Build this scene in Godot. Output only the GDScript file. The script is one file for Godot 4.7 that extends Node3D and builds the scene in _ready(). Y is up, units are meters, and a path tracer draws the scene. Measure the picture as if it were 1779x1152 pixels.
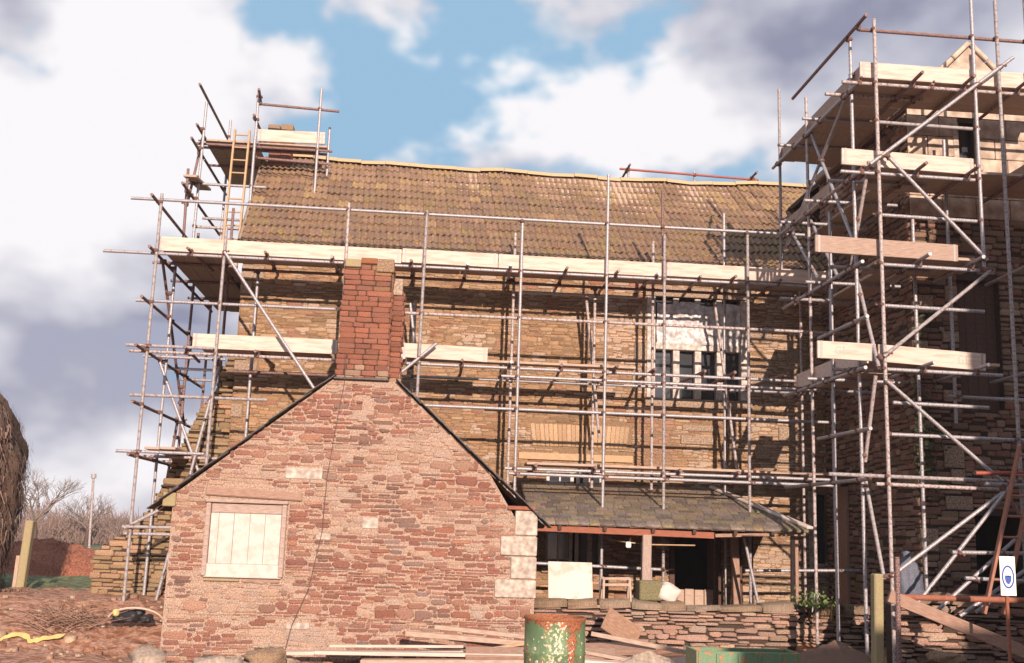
extends Node3D

var M := {}
var cache := {}
var rng := RandomNumberGenerator.new()
var bumps := FastNoiseLite.new()
var X := Vector3.RIGHT
var Y := Vector3.UP
var Z := Vector3.BACK
const WALL := -17.6      # front face of the main house
const GABLE := -14.2     # front face of the lean-to gable
const FRONT := -16.3     # outer row of the long scaffold
const INNER := -17.15    # inner row of the long scaffold
const TOWER := -14.2     # front face of the porch tower
const TFRONT := -13.0    # outer row of the tower scaffold
const TSIDE := 5.58      # left row of the tower scaffold

func _ready() -> void:
	rng.seed = 11
	bumps.seed = 5
	bumps.frequency = 0.35
	bumps.fractal_octaves = 4
	set_camera()
	set_light()
	make_materials()
	make_ground()
	make_main_house()
	make_lean_to()
	make_tower()
	make_veranda()
	make_garden_walls()
	make_buildings_outside()
	make_facade_scaffold()
	make_return_scaffold()
	make_chimney_scaffold()
	make_tower_scaffold()
	make_yard()
	make_left_background()

# ---------------------------------------------------------------- camera, light
func set_camera() -> void:
	var c := Camera3D.new()
	c.name = "camera"
	add_child(c)
	c.fov = 34.07
	c.near = 0.1
	c.far = 3000.0
	c.transform = Transform3D(Basis(Vector3(0.9959, 0.0315, 0.0846), Vector3(-0.0464, 0.9824, 0.1807), Vector3(-0.0774, -0.1839, 0.9799)).orthonormalized(), Vector3(0, 1.65, 0))
	c.current = true

func set_light() -> void:
	var sun := DirectionalLight3D.new()
	sun.name = "sun"
	add_child(sun)
	sun.light_color = Color(1.0, 0.89, 0.80)
	sun.light_energy = 1.6
	sun.light_angular_distance = 0.5
	sun.shadow_enabled = true
	sun.basis = Basis.looking_at(-Vector3(0.135, 0.31, 1.0).normalized(), Vector3.UP)
	var e := Environment.new()
	e.background_mode = Environment.BG_SKY
	e.tonemap_mode = Environment.TONE_MAPPER_LINEAR
	e.tonemap_exposure = 1.53
	e.background_energy_multiplier = 0.66
	e.fog_enabled = true
	e.fog_density = 0.0006
	e.fog_light_color = Color(0.86, 0.87, 0.92)
	e.sdfgi_enabled = true
	e.ssao_enabled = true
	e.ssil_enabled = true
	var s := Sky.new()
	var pm := PanoramaSkyMaterial.new()
	pm.panorama = sky_picture()
	s.sky_material = pm
	e.sky = s
	var w := WorldEnvironment.new()
	w.name = "world"
	w.environment = e
	add_child(w)

func sky_picture() -> ImageTexture:
	var w := 2048
	var h := 1024
	var img := Image.create(w, h, false, Image.FORMAT_RGB8)
	img.fill(Color(0.50, 0.42, 0.38))
	var n := FastNoiseLite.new()
	n.seed = 21
	n.frequency = 1.3
	n.fractal_octaves = 3
	n.fractal_gain = 0.5
	n.domain_warp_enabled = false
	var n2 := FastNoiseLite.new()
	n2.seed = 77
	n2.frequency = 2.2
	n2.fractal_octaves = 5
	var n3 := FastNoiseLite.new()
	n3.seed = 90
	n3.frequency = 5.5
	n3.fractal_octaves = 5
	n3.fractal_gain = 0.55
	# where the photograph's blue gaps (0), white heads (1) and grey bellies (2) stand
	var blobs := [[0,-0.139,0.442,-0.886,0.048],[0,-0.062,0.371,-0.927,0.077],[0,-0.022,0.383,-0.924,0.062],[0,-0.087,0.347,-0.934,0.042],[0,0.05,0.396,-0.917,0.062],[0,0.168,0.393,-0.904,0.077],[0,0.111,0.407,-0.907,0.077],[0,0.2,0.424,-0.883,0.062],[0,0.058,0.437,-0.897,0.062],[1,-0.308,0.374,-0.875,0.09],[1,-0.215,0.381,-0.899,0.08],[1,-0.124,0.408,-0.904,0.037],[1,-0.274,0.313,-0.909,0.08],[1,-0.03,0.338,-0.94,0.032],[1,0.021,0.35,-0.937,0.027],[1,0.068,0.354,-0.933,0.032],[1,0.112,0.362,-0.925,0.024],[1,0.152,0.346,-0.926,0.037],[1,0.247,0.354,-0.902,0.059],[1,-0.169,0.249,-0.954,0.069],[1,-0.304,0.234,-0.924,0.064],[1,-0.294,0.104,-0.95,0.043],[1,-0.284,0.026,-0.959,0.059],[1,-0.034,0.428,-0.903,0.032],[2,0.349,0.428,-0.834,0.117],[2,0.449,0.406,-0.796,0.106],[2,0.266,0.435,-0.86,0.069],[2,-0.332,0.163,-0.929,0.08],[2,-0.27,0.155,-0.95,0.059],[2,-0.287,0.072,-0.955,0.043],[2,-0.21,0.175,-0.962,0.053],[2,0.122,0.456,-0.881,0.064],[2,-0.348,0.403,-0.846,0.037],[2,-0.251,0.284,-0.925,0.043]]
	var blue := Color(0.60, 0.75, 0.87)
	var white := Color(0.985, 0.975, 0.985)
	var grey := Color(0.58, 0.59, 0.68)
	for y in 512 + 14:
		var v := (y + 0.5) / h * PI
		var sv := sin(v)
		var cv := cos(v)
		for x in w:
			var a := (x + 0.5) / w * TAU   # column 0 looks along -z
			var d := Vector3(sin(a) * sv, cv, -cos(a) * sv)
			var p := Vector3(d.x, d.y * 1.7, d.z)
			var fine := n3.get_noise_3dv(p)
			var cover := n.get_noise_3dv(p) * 0.35 + 0.42
			var shade := n2.get_noise_3dv(p) * 0.6 + 0.28
			if d.z < -0.72:
				for b in blobs:
					var q: float = Vector3(d.x - b[1], d.y - b[2], d.z - b[3]).length_squared() / (b[4] * b[4])
					if q < 6.0:
						var g := exp(-q)
						if b[0] == 0:
							cover -= g * 0.27
						elif b[0] == 1:
							cover += g * 0.24
							shade -= g * 0.24
						else:
							cover += g * 0.22
							shade += g * 0.26
			cover += fine * 0.95 - absf(n3.get_noise_3dv(p * 2.3)) * 0.25 + 0.02
			shade -= fine * 0.8
			var c: float = smoothstep(-0.06, 0.34, cover)
			var col: Color = blue.lerp(white.lerp(grey, clampf(shade, 0.0, 1.0)), c)
			img.set_pixel(x, y, col)
	return ImageTexture.create_from_image(img)

# ---------------------------------------------------------------- materials
func grey_tex(seed_: int, freq: float, lo: float, hi: float, size := 256, oct := 4, tint := Color(1, 1, 1)) -> ImageTexture:
	var n := FastNoiseLite.new()
	n.seed = seed_
	n.frequency = freq
	n.fractal_octaves = oct
	var im: Image = n.get_seamless_image(size, size)
	var out := Image.create(size, size, false, Image.FORMAT_RGB8)
	for j in size:
		for i in size:
			var t: float = im.get_pixel(i, j).r
			t = clampf((t - 0.5) * 1.5 + 0.5, 0.0, 1.0)
			var g := lerpf(lo, hi, t)
			var k := 1.0 - t
			out.set_pixel(i, j, Color(lerpf(g, g * tint.r, k), lerpf(g, g * tint.g, k), lerpf(g, g * tint.b, k)))
	out.generate_mipmaps()
	return ImageTexture.create_from_image(out)

# patches of a second colour (lichen, rust, flaked paint) with an outline of their own
func patch_tex(seed_: int, freq: float, a: Color, b: Color, from: float, to: float, size := 256, oct := 5, grain := 0.12) -> ImageTexture:
	var n := FastNoiseLite.new()
	n.seed = seed_
	n.frequency = freq
	n.fractal_octaves = oct
	var im: Image = n.get_seamless_image(size, size)
	n.seed = seed_ + 9
	n.frequency = freq * 4.0
	var im2: Image = n.get_seamless_image(size, size)
	var out := Image.create(size, size, false, Image.FORMAT_RGB8)
	for j in size:
		for i in size:
			var t: float = smoothstep(from, to, im.get_pixel(i, j).r)
			var g: float = 1.0 + (im2.get_pixel(i, j).r - 0.5) * 2.0 * grain
			var c: Color = a.lerp(b, t)
			out.set_pixel(i, j, Color(clampf(c.r * g, 0, 1), clampf(c.g * g, 0, 1), clampf(c.b * g, 0, 1)))
	out.generate_mipmaps()
	return ImageTexture.create_from_image(out)

func bump_tex(seed_: int, freq: float, amount: float, size := 256) -> ImageTexture:
	var n := FastNoiseLite.new()
	n.seed = seed_
	n.frequency = freq
	n.fractal_octaves = 5
	var im: Image = n.get_seamless_image(size, size)
	im.convert(Image.FORMAT_RGBA8)
	im.bump_map_to_normal_map(amount)
	return ImageTexture.create_from_image(im)

# lin: real-world base colour, linear
func mat(called: String, lin: Color, rough: float, tex = null, bump = null, scale := Vector3(2, 2, 2), world := true, vertex := false) -> StandardMaterial3D:
	var m := StandardMaterial3D.new()
	m.resource_name = called
	m.albedo_color = lin.linear_to_srgb()
	m.roughness = rough
	m.uv1_triplanar = true
	m.uv1_world_triplanar = world
	m.uv1_scale = scale
	if tex:
		m.albedo_texture = tex
	if bump:
		m.normal_enabled = true
		m.normal_texture = bump
		m.normal_scale = 1.0
	m.vertex_color_use_as_albedo = vertex
	M[called] = m
	return m

func make_materials() -> void:
	var soft := grey_tex(3, 0.02, 0.72, 1.0, 256, 5)
	var mottle := grey_tex(4, 0.045, 0.62, 1.0, 256, 5, Color(1.0, 0.95, 0.90))
	var fine := grey_tex(6, 0.11, 0.70, 1.0, 256, 3)
	var rough := bump_tex(8, 0.06, 5.0)
	var roughfine := bump_tex(9, 0.15, 3.0)
	var grain := grey_tex(12, 0.05, 0.85, 1.0, 256, 4, Color(1.0, 0.96, 0.93))
	mat("stone", Color(1, 1, 1), 0.92, mottle, rough, Vector3(5, 5, 5), true, true)
	mat("brick", Color(1, 1, 1), 0.9, mottle, roughfine, Vector3(6, 6, 6), true, true)
	mat("tile", Color(1, 1, 1), 0.88, patch_tex(31, 0.022, Color(0.80, 0.76, 0.74), Color(1.0, 0.95, 0.74), 0.52, 0.70, 512, 6, 0.2), roughfine, Vector3(0.9, 0.9, 0.9), true, true)
	mat("slate", Color(1, 1, 1), 0.62, patch_tex(33, 0.05, Color(0.74, 0.72, 0.72), Color(1.0, 0.97, 0.84), 0.50, 0.70, 256, 6), roughfine, Vector3(2.0, 2.0, 2.0), true, true)
	mat("ridge", Color(0.48, 0.395, 0.30), 0.9, patch_tex(35, 0.05, Color(0.95, 0.93, 0.92), Color(1.0, 0.90, 0.64), 0.48, 0.68), roughfine, Vector3(3, 3, 3))
	mat("mortar_ochre", Color(0.31, 0.215, 0.14), 0.95, mottle, rough, Vector3(4, 4, 4))
	mat("mortar_pink", Color(0.50, 0.38, 0.325), 0.95, mottle, rough, Vector3(4, 4, 4))
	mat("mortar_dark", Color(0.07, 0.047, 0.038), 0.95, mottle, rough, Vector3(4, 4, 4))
	mat("window_stone", Color(0.60, 0.55, 0.52), 0.85, soft, null, Vector3(1.6, 1.6, 1.6))
	mat("limestone", Color(0.40, 0.315, 0.25), 0.9, mottle, rough, Vector3(3, 3, 3))
	mat("ashlar", Color(0.53, 0.455, 0.405), 0.9, soft, null, Vector3(1.6, 1.6, 1.6))
	mat("towerstone", Color(0.54, 0.43, 0.355), 0.9, soft, null, Vector3(0.8, 0.8, 0.8))
	mat("tube", Color(0.34, 0.345, 0.385), 0.48, patch_tex(41, 0.03, Color(1, 1, 1), Color(0.62, 0.47, 0.42), 0.60, 0.74), null, Vector3(5, 5, 5))
	M.tube.metallic = 0.25
	mat("tube_dull", Color(0.29, 0.285, 0.31), 0.6, patch_tex(43, 0.025, Color(1, 1, 1), Color(0.80, 0.68, 0.63), 0.56, 0.70), null, Vector3(3, 3, 3))
	mat("tube_worn", Color(0.39, 0.375, 0.39), 0.55, patch_tex(44, 0.03, Color(0.96, 0.94, 0.94), Color(0.70, 0.55, 0.49), 0.56, 0.68), null, Vector3(2.5, 2.5, 2.5))
	mat("tube_rust", Color(0.25, 0.18, 0.18), 0.7, patch_tex(42, 0.04, Color(1, 1, 1), Color(0.6, 0.42, 0.36), 0.45, 0.65), null, Vector3(5, 5, 5))
	mat("tube_red", Color(0.42, 0.10, 0.075), 0.6, mottle, null, Vector3(6, 6, 6))
	mat("coupler", Color(0.20, 0.115, 0.10), 0.75, mottle, roughfine, Vector3(12, 12, 12))
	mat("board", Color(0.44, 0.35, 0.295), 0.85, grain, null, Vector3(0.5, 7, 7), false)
	mat("board_new", Color(0.54, 0.455, 0.41), 0.85, patch_tex(53, 0.015, Color(1, 1, 1), Color(0.91, 0.88, 0.86), 0.35, 0.85, 512, 6, 0.05), null, Vector3(0.25, 2.2, 2.2))
	mat("board_old", Color(0.40, 0.31, 0.27), 0.9, grain, roughfine, Vector3(0.5, 8, 8), false)
	mat("band", Color(0.42, 0.40, 0.41), 0.5, fine, null, Vector3(8, 8, 8))
	mat("timber", Color(0.36, 0.245, 0.20), 0.9, grain, roughfine, Vector3(0.6, 7, 7), false)
	mat("timber_grey", Color(0.42, 0.34, 0.315), 0.9, grain, roughfine, Vector3(0.6, 8, 8), false)
	mat("timber_red", Color(0.30, 0.115, 0.075), 0.85, grain, null, Vector3(0.6, 7, 7), false)
	mat("timber_dark", Color(0.09, 0.055, 0.045), 0.9, grain, null, Vector3(0.6, 7, 7), false)
	mat("ladder_wood", Color(0.46, 0.33, 0.21), 0.8, grain, null, Vector3(0.6, 9, 9), false)
	mat("ladder_red", Color(0.33, 0.16, 0.12), 0.8, grain, null, Vector3(0.6, 9, 9), false)
	mat("paint_white", Color(0.52, 0.475, 0.455), 0.7, patch_tex(51, 0.015, Color(1, 1, 1), Color(0.90, 0.85, 0.81), 0.50, 0.80, 256, 5, 0.04), null, Vector3(0.9, 0.9, 0.9))
	mat("cream_board", Color(0.50, 0.465, 0.445), 0.75, patch_tex(52, 0.02, Color(1, 1, 1), Color(0.94, 0.92, 0.91), 0.30, 0.85, 256, 5, 0.03), null, Vector3(1.1, 1.1, 1.1))
	var gl := mat("glass", Color(0.035, 0.04, 0.05), 0.06)
	gl.metallic_specular = 0.8
	var pl := mat("plastic_sheet", Color(0.60, 0.59, 0.62), 0.45, soft, null, Vector3(2, 2, 2))
	pl.metallic_specular = 0.6
	mat("lead", Color(0.09, 0.085, 0.09), 0.6, soft, null, Vector3(3, 3, 3))
	mat("soil", Color(0.38, 0.215, 0.155), 0.98, patch_tex(61, 0.02, Color(1, 1, 1), Color(0.78, 0.70, 0.62), 0.42, 0.66, 512, 6, 0.22), bump_tex(62, 0.03, 9.0, 512), Vector3(0.45, 0.45, 0.45), true, true)
	mat("soil_red", Color(0.33, 0.13, 0.085), 0.98, mottle, rough, Vector3(1.5, 1.5, 1.5))
	mat("sand", Color(0.22, 0.135, 0.105), 0.98, fine, roughfine, Vector3(4, 4, 4))
	mat("boulder", Color(0.36, 0.26, 0.18), 0.9, mottle, rough, Vector3(4, 4, 4))
	mat("boulder_pale", Color(0.46, 0.37, 0.30), 0.9, soft, rough, Vector3(3, 3, 3))
	mat("green_steel", Color(1, 1, 1), 0.6, patch_tex(74, 0.008, Color(0.29, 0.43, 0.28), Color(0.62, 0.36, 0.22), 0.50, 0.58, 512, 6, 0.18), roughfine, Vector3(1.1, 0.7, 1.1))
	mat("green_paint", Color(1, 1, 1), 0.55, patch_tex(72, 0.02, Color(0.35, 0.48, 0.37), Color(0.58, 0.41, 0.29), 0.62, 0.72, 512, 6, 0.12), null, Vector3(1.0, 1.0, 1.0))
	mat("spatter", Color(0.80, 0.74, 0.66), 0.9)
	mat("rust", Color(0.36, 0.15, 0.075), 0.9, mottle, roughfine, Vector3(6, 6, 6))
	mat("khaki", Color(0.22, 0.21, 0.12), 0.85, mottle, null, Vector3(4, 4, 4))
	mat("ply", Color(0.30, 0.19, 0.135), 0.85, grain, null, Vector3(0.8, 3, 3), false)
	mat("white_plain", Color(0.86, 0.82, 0.78), 0.5)
	mat("sign_blue", Color(0.02, 0.07, 0.36), 0.5)
	mat("yellow_tape", Color(0.60, 0.45, 0.16), 0.5)
	mat("black_rubber", Color(0.02, 0.02, 0.024), 0.6)
	mat("cable", Color(0.10, 0.06, 0.055), 0.7)
	mat("hose", Color(0.45, 0.37, 0.31), 0.6)
	mat("blue_sack", Color(0.13, 0.15, 0.21), 0.6, soft, roughfine, Vector3(6, 6, 6))
	mat("straw_core", Color(0.17, 0.115, 0.095), 1.0, mottle, rough, Vector3(6, 2, 6))
	mat("straw", Color(1, 1, 1), 0.95, null, null, Vector3(1, 1, 1), true, true)
	mat("leaf", Color(1, 1, 1), 0.7, null, null, Vector3(1, 1, 1), true, true)
	M.leaf.backlight_enabled = true
	M.leaf.backlight = Color(0.12, 0.14, 0.05)
	mat("bark", Color(0.14, 0.095, 0.075), 0.95, mottle, rough, Vector3(4, 1, 4))
	mat("twig", Color(1, 1, 1), 0.95, null, null, Vector3(1, 1, 1), true, true)
	mat("post_lichen", Color(1, 1, 1), 0.9, patch_tex(81, 0.03, Color(0.58, 0.52, 0.43), Color(0.57, 0.56, 0.40), 0.45, 0.62), roughfine, Vector3(4, 1.2, 4))
	mat("plaster", Color(0.62, 0.50, 0.42), 0.9, soft, roughfine, Vector3(2, 2, 2))

# ---------------------------------------------------------------- nodes
func mi(parent: Node, called: String, mesh: Mesh, m: Material, xf := Transform3D.IDENTITY) -> MeshInstance3D:
	var o := MeshInstance3D.new()
	o.name = called
	o.mesh = mesh
	o.material_override = m
	parent.add_child(o, true)
	o.global_transform = xf
	return o

func thing(called: String, label: String, category: String, at := Vector3.ZERO, group := "") -> Node3D:
	var o := Node3D.new()
	o.name = called
	add_child(o, true)
	o.position = at
	return tag(o, label, category, group)

func tag(o: Node3D, label: String, category: String, group := "") -> Node3D:
	o.set_meta("label", label)
	o.set_meta("category", category)
	if group:
		o.set_meta("group", group)
	return o

func stuff(o: Node3D) -> Node3D:
	o.set_meta("kind", "stuff")
	return o

func along(a: Vector3, b: Vector3, roll := 0.0) -> Transform3D:   # local x runs from a to b
	var d := (b - a).normalized()
	var up := Vector3.UP if absf(d.y) < 0.95 else Vector3.BACK
	var s := d.cross(up).normalized()
	var bas := Basis(d, s.cross(d).normalized(), s)
	return Transform3D(bas * Basis(Vector3.RIGHT, roll), (a + b) * 0.5)

func at(p: Vector3, turn := 0.0) -> Transform3D:
	return Transform3D(Basis(Vector3.UP, turn), p)

# ---------------------------------------------------------------- meshes
func quad(st: SurfaceTool, a: Vector3, b: Vector3, c: Vector3, d: Vector3) -> void:
	st.add_vertex(a); st.add_vertex(b); st.add_vertex(c)
	st.add_vertex(a); st.add_vertex(c); st.add_vertex(d)

func oriented(st: SurfaceTool, pts: Array, out: Vector3) -> void:   # flat polygon facing out, clockwise from there
	var n: Vector3 = (pts[1] - pts[0]).cross(pts[2] - pts[0])
	var p := pts.duplicate()
	if n.dot(out) > 0.0:
		p.reverse()
	for k in range(1, p.size() - 1):
		st.add_vertex(p[0]); st.add_vertex(p[k]); st.add_vertex(p[k + 1])

func begin() -> SurfaceTool:
	var st := SurfaceTool.new()
	st.begin(Mesh.PRIMITIVE_TRIANGLES)
	st.set_smooth_group(-1)
	return st

func done(st: SurfaceTool) -> ArrayMesh:
	st.generate_normals()
	return st.commit()

func box(sx: float, sy: float, sz: float, c := 0.004) -> ArrayMesh:
	var key := "%.3f %.3f %.3f %.3f" % [sx, sy, sz, c]
	if cache.has(key):
		return cache[key]
	var st := begin()
	box_into(st, Vector3(sx, sy, sz), c, Transform3D.IDENTITY)
	cache[key] = done(st)
	return cache[key]

func box_into(st: SurfaceTool, s: Vector3, c: float, xf: Transform3D) -> void:
	var h := s * 0.5
	c = minf(c, minf(h.x, minf(h.y, h.z)) * 0.6)
	var put := func(pts: Array, out: Vector3) -> void:
		var q := []
		for p in pts:
			q.append(xf * p)
		oriented(st, q, xf.basis * out)
	for ax in 3:
		var b := (ax + 1) % 3
		var d := (ax + 2) % 3
		for sg in [-1.0, 1.0]:
			var pts := []
			for e in [[-1, -1], [1, -1], [1, 1], [-1, 1]]:
				var p := Vector3.ZERO
				p[ax] = sg * h[ax]
				p[b] = e[0] * (h[b] - c)
				p[d] = e[1] * (h[d] - c)
				pts.append(p)
			var out := Vector3.ZERO
			out[ax] = sg
			put.call(pts, out)
		for s1 in [-1.0, 1.0]:
			for s2 in [-1.0, 1.0]:
				var pts := []
				for e in [[0, -1], [0, 1], [1, 1], [1, -1]]:
					var p := Vector3.ZERO
					p[ax] = e[1] * (h[ax] - c)
					p[b] = s1 * (h[b] - (c if e[0] == 1 else 0.0))
					p[d] = s2 * (h[d] - (0.0 if e[0] == 1 else c))
					pts.append(p)
				var out := Vector3.ZERO
				out[b] = s1
				out[d] = s2
				put.call(pts, out)
	for sx in [-1.0, 1.0]:
		for sy in [-1.0, 1.0]:
			for sz in [-1.0, 1.0]:
				put.call([Vector3(sx * h.x, sy * (h.y - c), sz * (h.z - c)), Vector3(sx * (h.x - c), sy * h.y, sz * (h.z - c)), Vector3(sx * (h.x - c), sy * (h.y - c), sz * h.z)], Vector3(sx, sy, sz))

func rod(r: float, sides := 10) -> CylinderMesh:   # unit height, scaled along y
	var key := "rod %.4f %d" % [r, sides]
	if not cache.has(key):
		var c := CylinderMesh.new()
		c.top_radius = r
		c.bottom_radius = r
		c.height = 1.0
		c.radial_segments = sides
		c.rings = 0
		cache[key] = c
	return cache[key]

func bar(parent: Node, called: String, a: Vector3, b: Vector3, m: Material, r := 0.0242, sides := 10) -> MeshInstance3D:
	var d := b - a
	var y := d.normalized()
	var s := y.cross(Vector3.RIGHT if absf(y.x) < 0.9 else Vector3.BACK).normalized()
	return mi(parent, called, rod(r, sides), m, Transform3D(Basis(s, d, s.cross(y)), (a + b) * 0.5))

func beam(parent: Node, called: String, a: Vector3, b: Vector3, hgt: float, thick: float, m: Material, roll := 0.0, c := 0.004) -> MeshInstance3D:
	return mi(parent, called, box(snappedf(a.distance_to(b), 0.01), hgt, thick, c), m, along(a, b, roll))

# tube swept along points
func sweep(pts: Array, r: float, sides := 6, r_end := -1.0) -> ArrayMesh:
	var st := SurfaceTool.new()
	st.begin(Mesh.PRIMITIVE_TRIANGLES)
	sweep_into(st, pts, r, sides, r_end)
	st.generate_normals()
	return st.commit()

func sweep_into(st: SurfaceTool, pts: Array, r: float, sides: int, r_end := -1.0, col := Color(1, 1, 1)) -> void:
	var rings := []
	var n := pts.size()
	for k in n:
		var d: Vector3 = (pts[mini(k + 1, n - 1)] - pts[maxi(k - 1, 0)]).normalized()
		var s := d.cross(Vector3.UP if absf(d.y) < 0.9 else Vector3.RIGHT).normalized()
		var t := s.cross(d)
		var rr := r if r_end < 0.0 else lerpf(r, r_end, float(k) / (n - 1))
		var ring := []
		for j in sides:
			var a := TAU * j / sides
			ring.append(pts[k] + (s * cos(a) + t * sin(a)) * rr)
		rings.append(ring)
	st.set_color(col)
	for k in n - 1:
		for j in sides:
			var j2 := (j + 1) % sides
			quad(st, rings[k][j], rings[k][j2], rings[k + 1][j2], rings[k + 1][j])

# extruded outline in a wall's own frame; holes are [u0, v0, u1, v1]
func slab_into(st: SurfaceTool, O: Vector3, U: Vector3, V: Vector3, N: Vector3, poly: PackedVector2Array, holes: Array, thick: float) -> void:
	var pieces: Array = [poly]
	for hl in holes:
		var next := []
		for p in pieces:
			for r in [[-99, -99, hl[0], 99], [hl[2], -99, 99, 99], [hl[0], -99, hl[2], hl[1]], [hl[0], hl[3], hl[2], 99]]:
				var rect := PackedVector2Array([Vector2(r[0], r[1]), Vector2(r[2], r[1]), Vector2(r[2], r[3]), Vector2(r[0], r[3])])
				for q in Geometry2D.intersect_polygons(p, rect):
					if q.size() > 2:
						next.append(q)
		pieces = next
	for p in pieces:
		var ids := Geometry2D.triangulate_polygon(p)
		for k in range(0, ids.size(), 3):
			var f := []
			var bk := []
			for j in 3:
				var q: Vector2 = p[ids[k + j]]
				f.append(O + U * q.x + V * q.y)
				bk.append(O + U * q.x + V * q.y - N * thick)
			oriented(st, f, N)
			oriented(st, bk, -N)
		var mid := Vector2.ZERO
		for q in p:
			mid += q / p.size()
		for k in p.size():
			var a: Vector2 = p[k]
			var b: Vector2 = p[(k + 1) % p.size()]
			var o2 := Vector2(b.y - a.y, a.x - b.x)
			if o2.dot((a + b) * 0.5 - mid) < 0.0:
				o2 = -o2
			var A := O + U * a.x + V * a.y
			var B := O + U * b.x + V * b.y
			oriented(st, [A, B, B - N * thick, A - N * thick], U * o2.x + V * o2.y)

# ---------------------------------------------------------------- masonry
func buf() -> Dictionary:
	return {"v": PackedVector3Array(), "n": PackedVector3Array(), "c": PackedColorArray(), "i": PackedInt32Array()}

func buf_mesh(b: Dictionary) -> ArrayMesh:
	var a := []
	a.resize(Mesh.ARRAY_MAX)
	a[Mesh.ARRAY_VERTEX] = b.v
	a[Mesh.ARRAY_NORMAL] = b.n
	a[Mesh.ARRAY_COLOR] = b.c
	a[Mesh.ARRAY_INDEX] = b.i
	var m := ArrayMesh.new()
	m.add_surface_from_arrays(Mesh.PRIMITIVE_TRIANGLES, a)
	return m

# one stone: an uneven eight-sided face, rounded to its edges. s = {u, v, w, h, d, col, cut, jit}
func stone_into(b: Dictionary, s: Dictionary, O: Vector3, U: Vector3, V: Vector3, N: Vector3) -> void:
	var w: float = s.w * 0.5
	var h: float = s.h * 0.5
	var m := minf(w, h)
	var jit: float = s.jit * m
	var p := []
	for e in [[-1, -1, 1, 0], [1, -1, -1, 0], [1, -1, 0, 1], [1, 1, 0, -1], [1, 1, -1, 0], [-1, 1, 1, 0], [-1, 1, 0, -1], [-1, -1, 0, 1]]:
		var cu: float = m * rng.randf_range(0.2, 1.0) * s.cut
		p.append(Vector2(e[0] * w + e[2] * minf(cu * 1.5, w * 0.8) + rng.randf_range(-jit, jit) * 0.5, e[1] * h + e[3] * minf(cu, h * 0.8) + rng.randf_range(-jit, jit)))
	var base := b.v.size() as int
	var tilt: Vector2 = Vector2(rng.randf_range(-1, 1), rng.randf_range(-1, 1)) * s.d * 0.25
	var inset: float = 0.82 if s.cut > 0.25 else 0.93
	for ring in 3:
		for q in p:
			var k: float = inset if ring == 2 else 1.0
			var n: float = -0.03 if ring == 0 else (s.d * 0.55 if ring == 1 else s.d + tilt.x * q.x / w + tilt.y * q.y / h)
			var o2: Vector2 = q.normalized()
			b.v.append(O + U * (q.x * k) + V * (q.y * k) + N * n)
			var out := U * o2.x + V * o2.y
			b.n.append(out if ring == 0 else ((out + N * 0.7).normalized() if ring == 1 else (N + out * 0.25).normalized()))
			b.c.append(s.col)
	b.v.append(O + N * s.d * 1.06)
	b.n.append(N)
	b.c.append(s.col)
	for ring in 2:
		for k in 8:
			var k2 := (k + 1) % 8
			var a0 := base + ring * 8 + k
			var a1 := base + ring * 8 + k2
			b.i.append_array(PackedInt32Array([a0, a1 + 8, a1, a0, a0 + 8, a1 + 8]))
	for k in 8:
		b.i.append_array(PackedInt32Array([base + 16 + k, base + 24, base + 16 + (k + 1) % 8]))

# courses of uneven stones; spans(va, vb) gives the free [u0, u1] runs of a course
func rubble(parent: Node, O: Vector3, U: Vector3, V: Vector3, N: Vector3, v0: float, v1: float, spans: Callable, o: Dictionary, colf: Callable, keep := 300) -> void:
	var list := []
	var v := v0
	var row := 0
	while v < v1 - 0.015:
		var h: float = minf(rng.randf_range(o.h0, o.h1) * (1.6 if rng.randf() < o.get("tall", 0.0) else 1.0), v1 - v)
		for sp in spans.call(v, v + h):
			var u: float = sp[0]
			while u < sp[1] - 0.03:
				var w: float = rng.randf_range(o.w0, o.w1) * (0.6 if rng.randf() < 0.25 else 1.0)
				if sp[1] - u - w < o.w0 * 0.7:
					w = sp[1] - u
				var hh := h
				var dv := 0.0
				var two: float = o.get("split", 0.0)
				if rng.randf() < two and w < 0.2 and h > 0.06:   # two thin stones where one would sit
					for q in 2:
						list.append({"u": u + w * 0.5, "v": v + h * (0.25 + 0.5 * q), "w": w - o.gap, "h": h * 0.5 - o.gap * 0.8, "d": rng.randf_range(o.d0, o.d1), "col": colf.call(u + w * 0.5, v + h * 0.5), "cut": o.get("cut", 0.5), "jit": 0.1})
					u += w
					continue
				if not o.get("straight", false):
					dv = bumps.get_noise_2d(u * 2.6, v * 1.5) * 0.10 + rng.randf_range(-0.10, 0.10) * h
					hh = h * rng.randf_range(0.66, 1.12)
				if rng.randf() > o.get("missing", 0.0):
					list.append({"u": u + w * 0.5, "v": v + h * 0.5 + dv, "w": w - o.gap, "h": hh - o.gap, "d": rng.randf_range(o.d0, o.d1), "col": colf.call(u + w * 0.5, v + h * 0.5), "cut": o.get("cut", 0.5), "jit": o.get("jit", 0.16)})
				u += w
		v += h
		row += 1
	list.sort_custom(func(a, b): return a.w * a.h > b.w * b.h)
	var rest := buf()
	var called: String = o.get("name", "stone")
	for k in list.size():
		var s: Dictionary = list[k]
		var P: Vector3 = O + U * s.u + V * s.v
		if k < keep:
			var b := buf()
			stone_into(b, s, Vector3.ZERO, U, V, N)
			mi(parent, called, buf_mesh(b), o.mat, at(P))
		else:
			stone_into(rest, s, P, U, V, N)
	if rest.v.size():
		stuff(mi(parent, "small_" + called + "s", buf_mesh(rest), o.mat))

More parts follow.
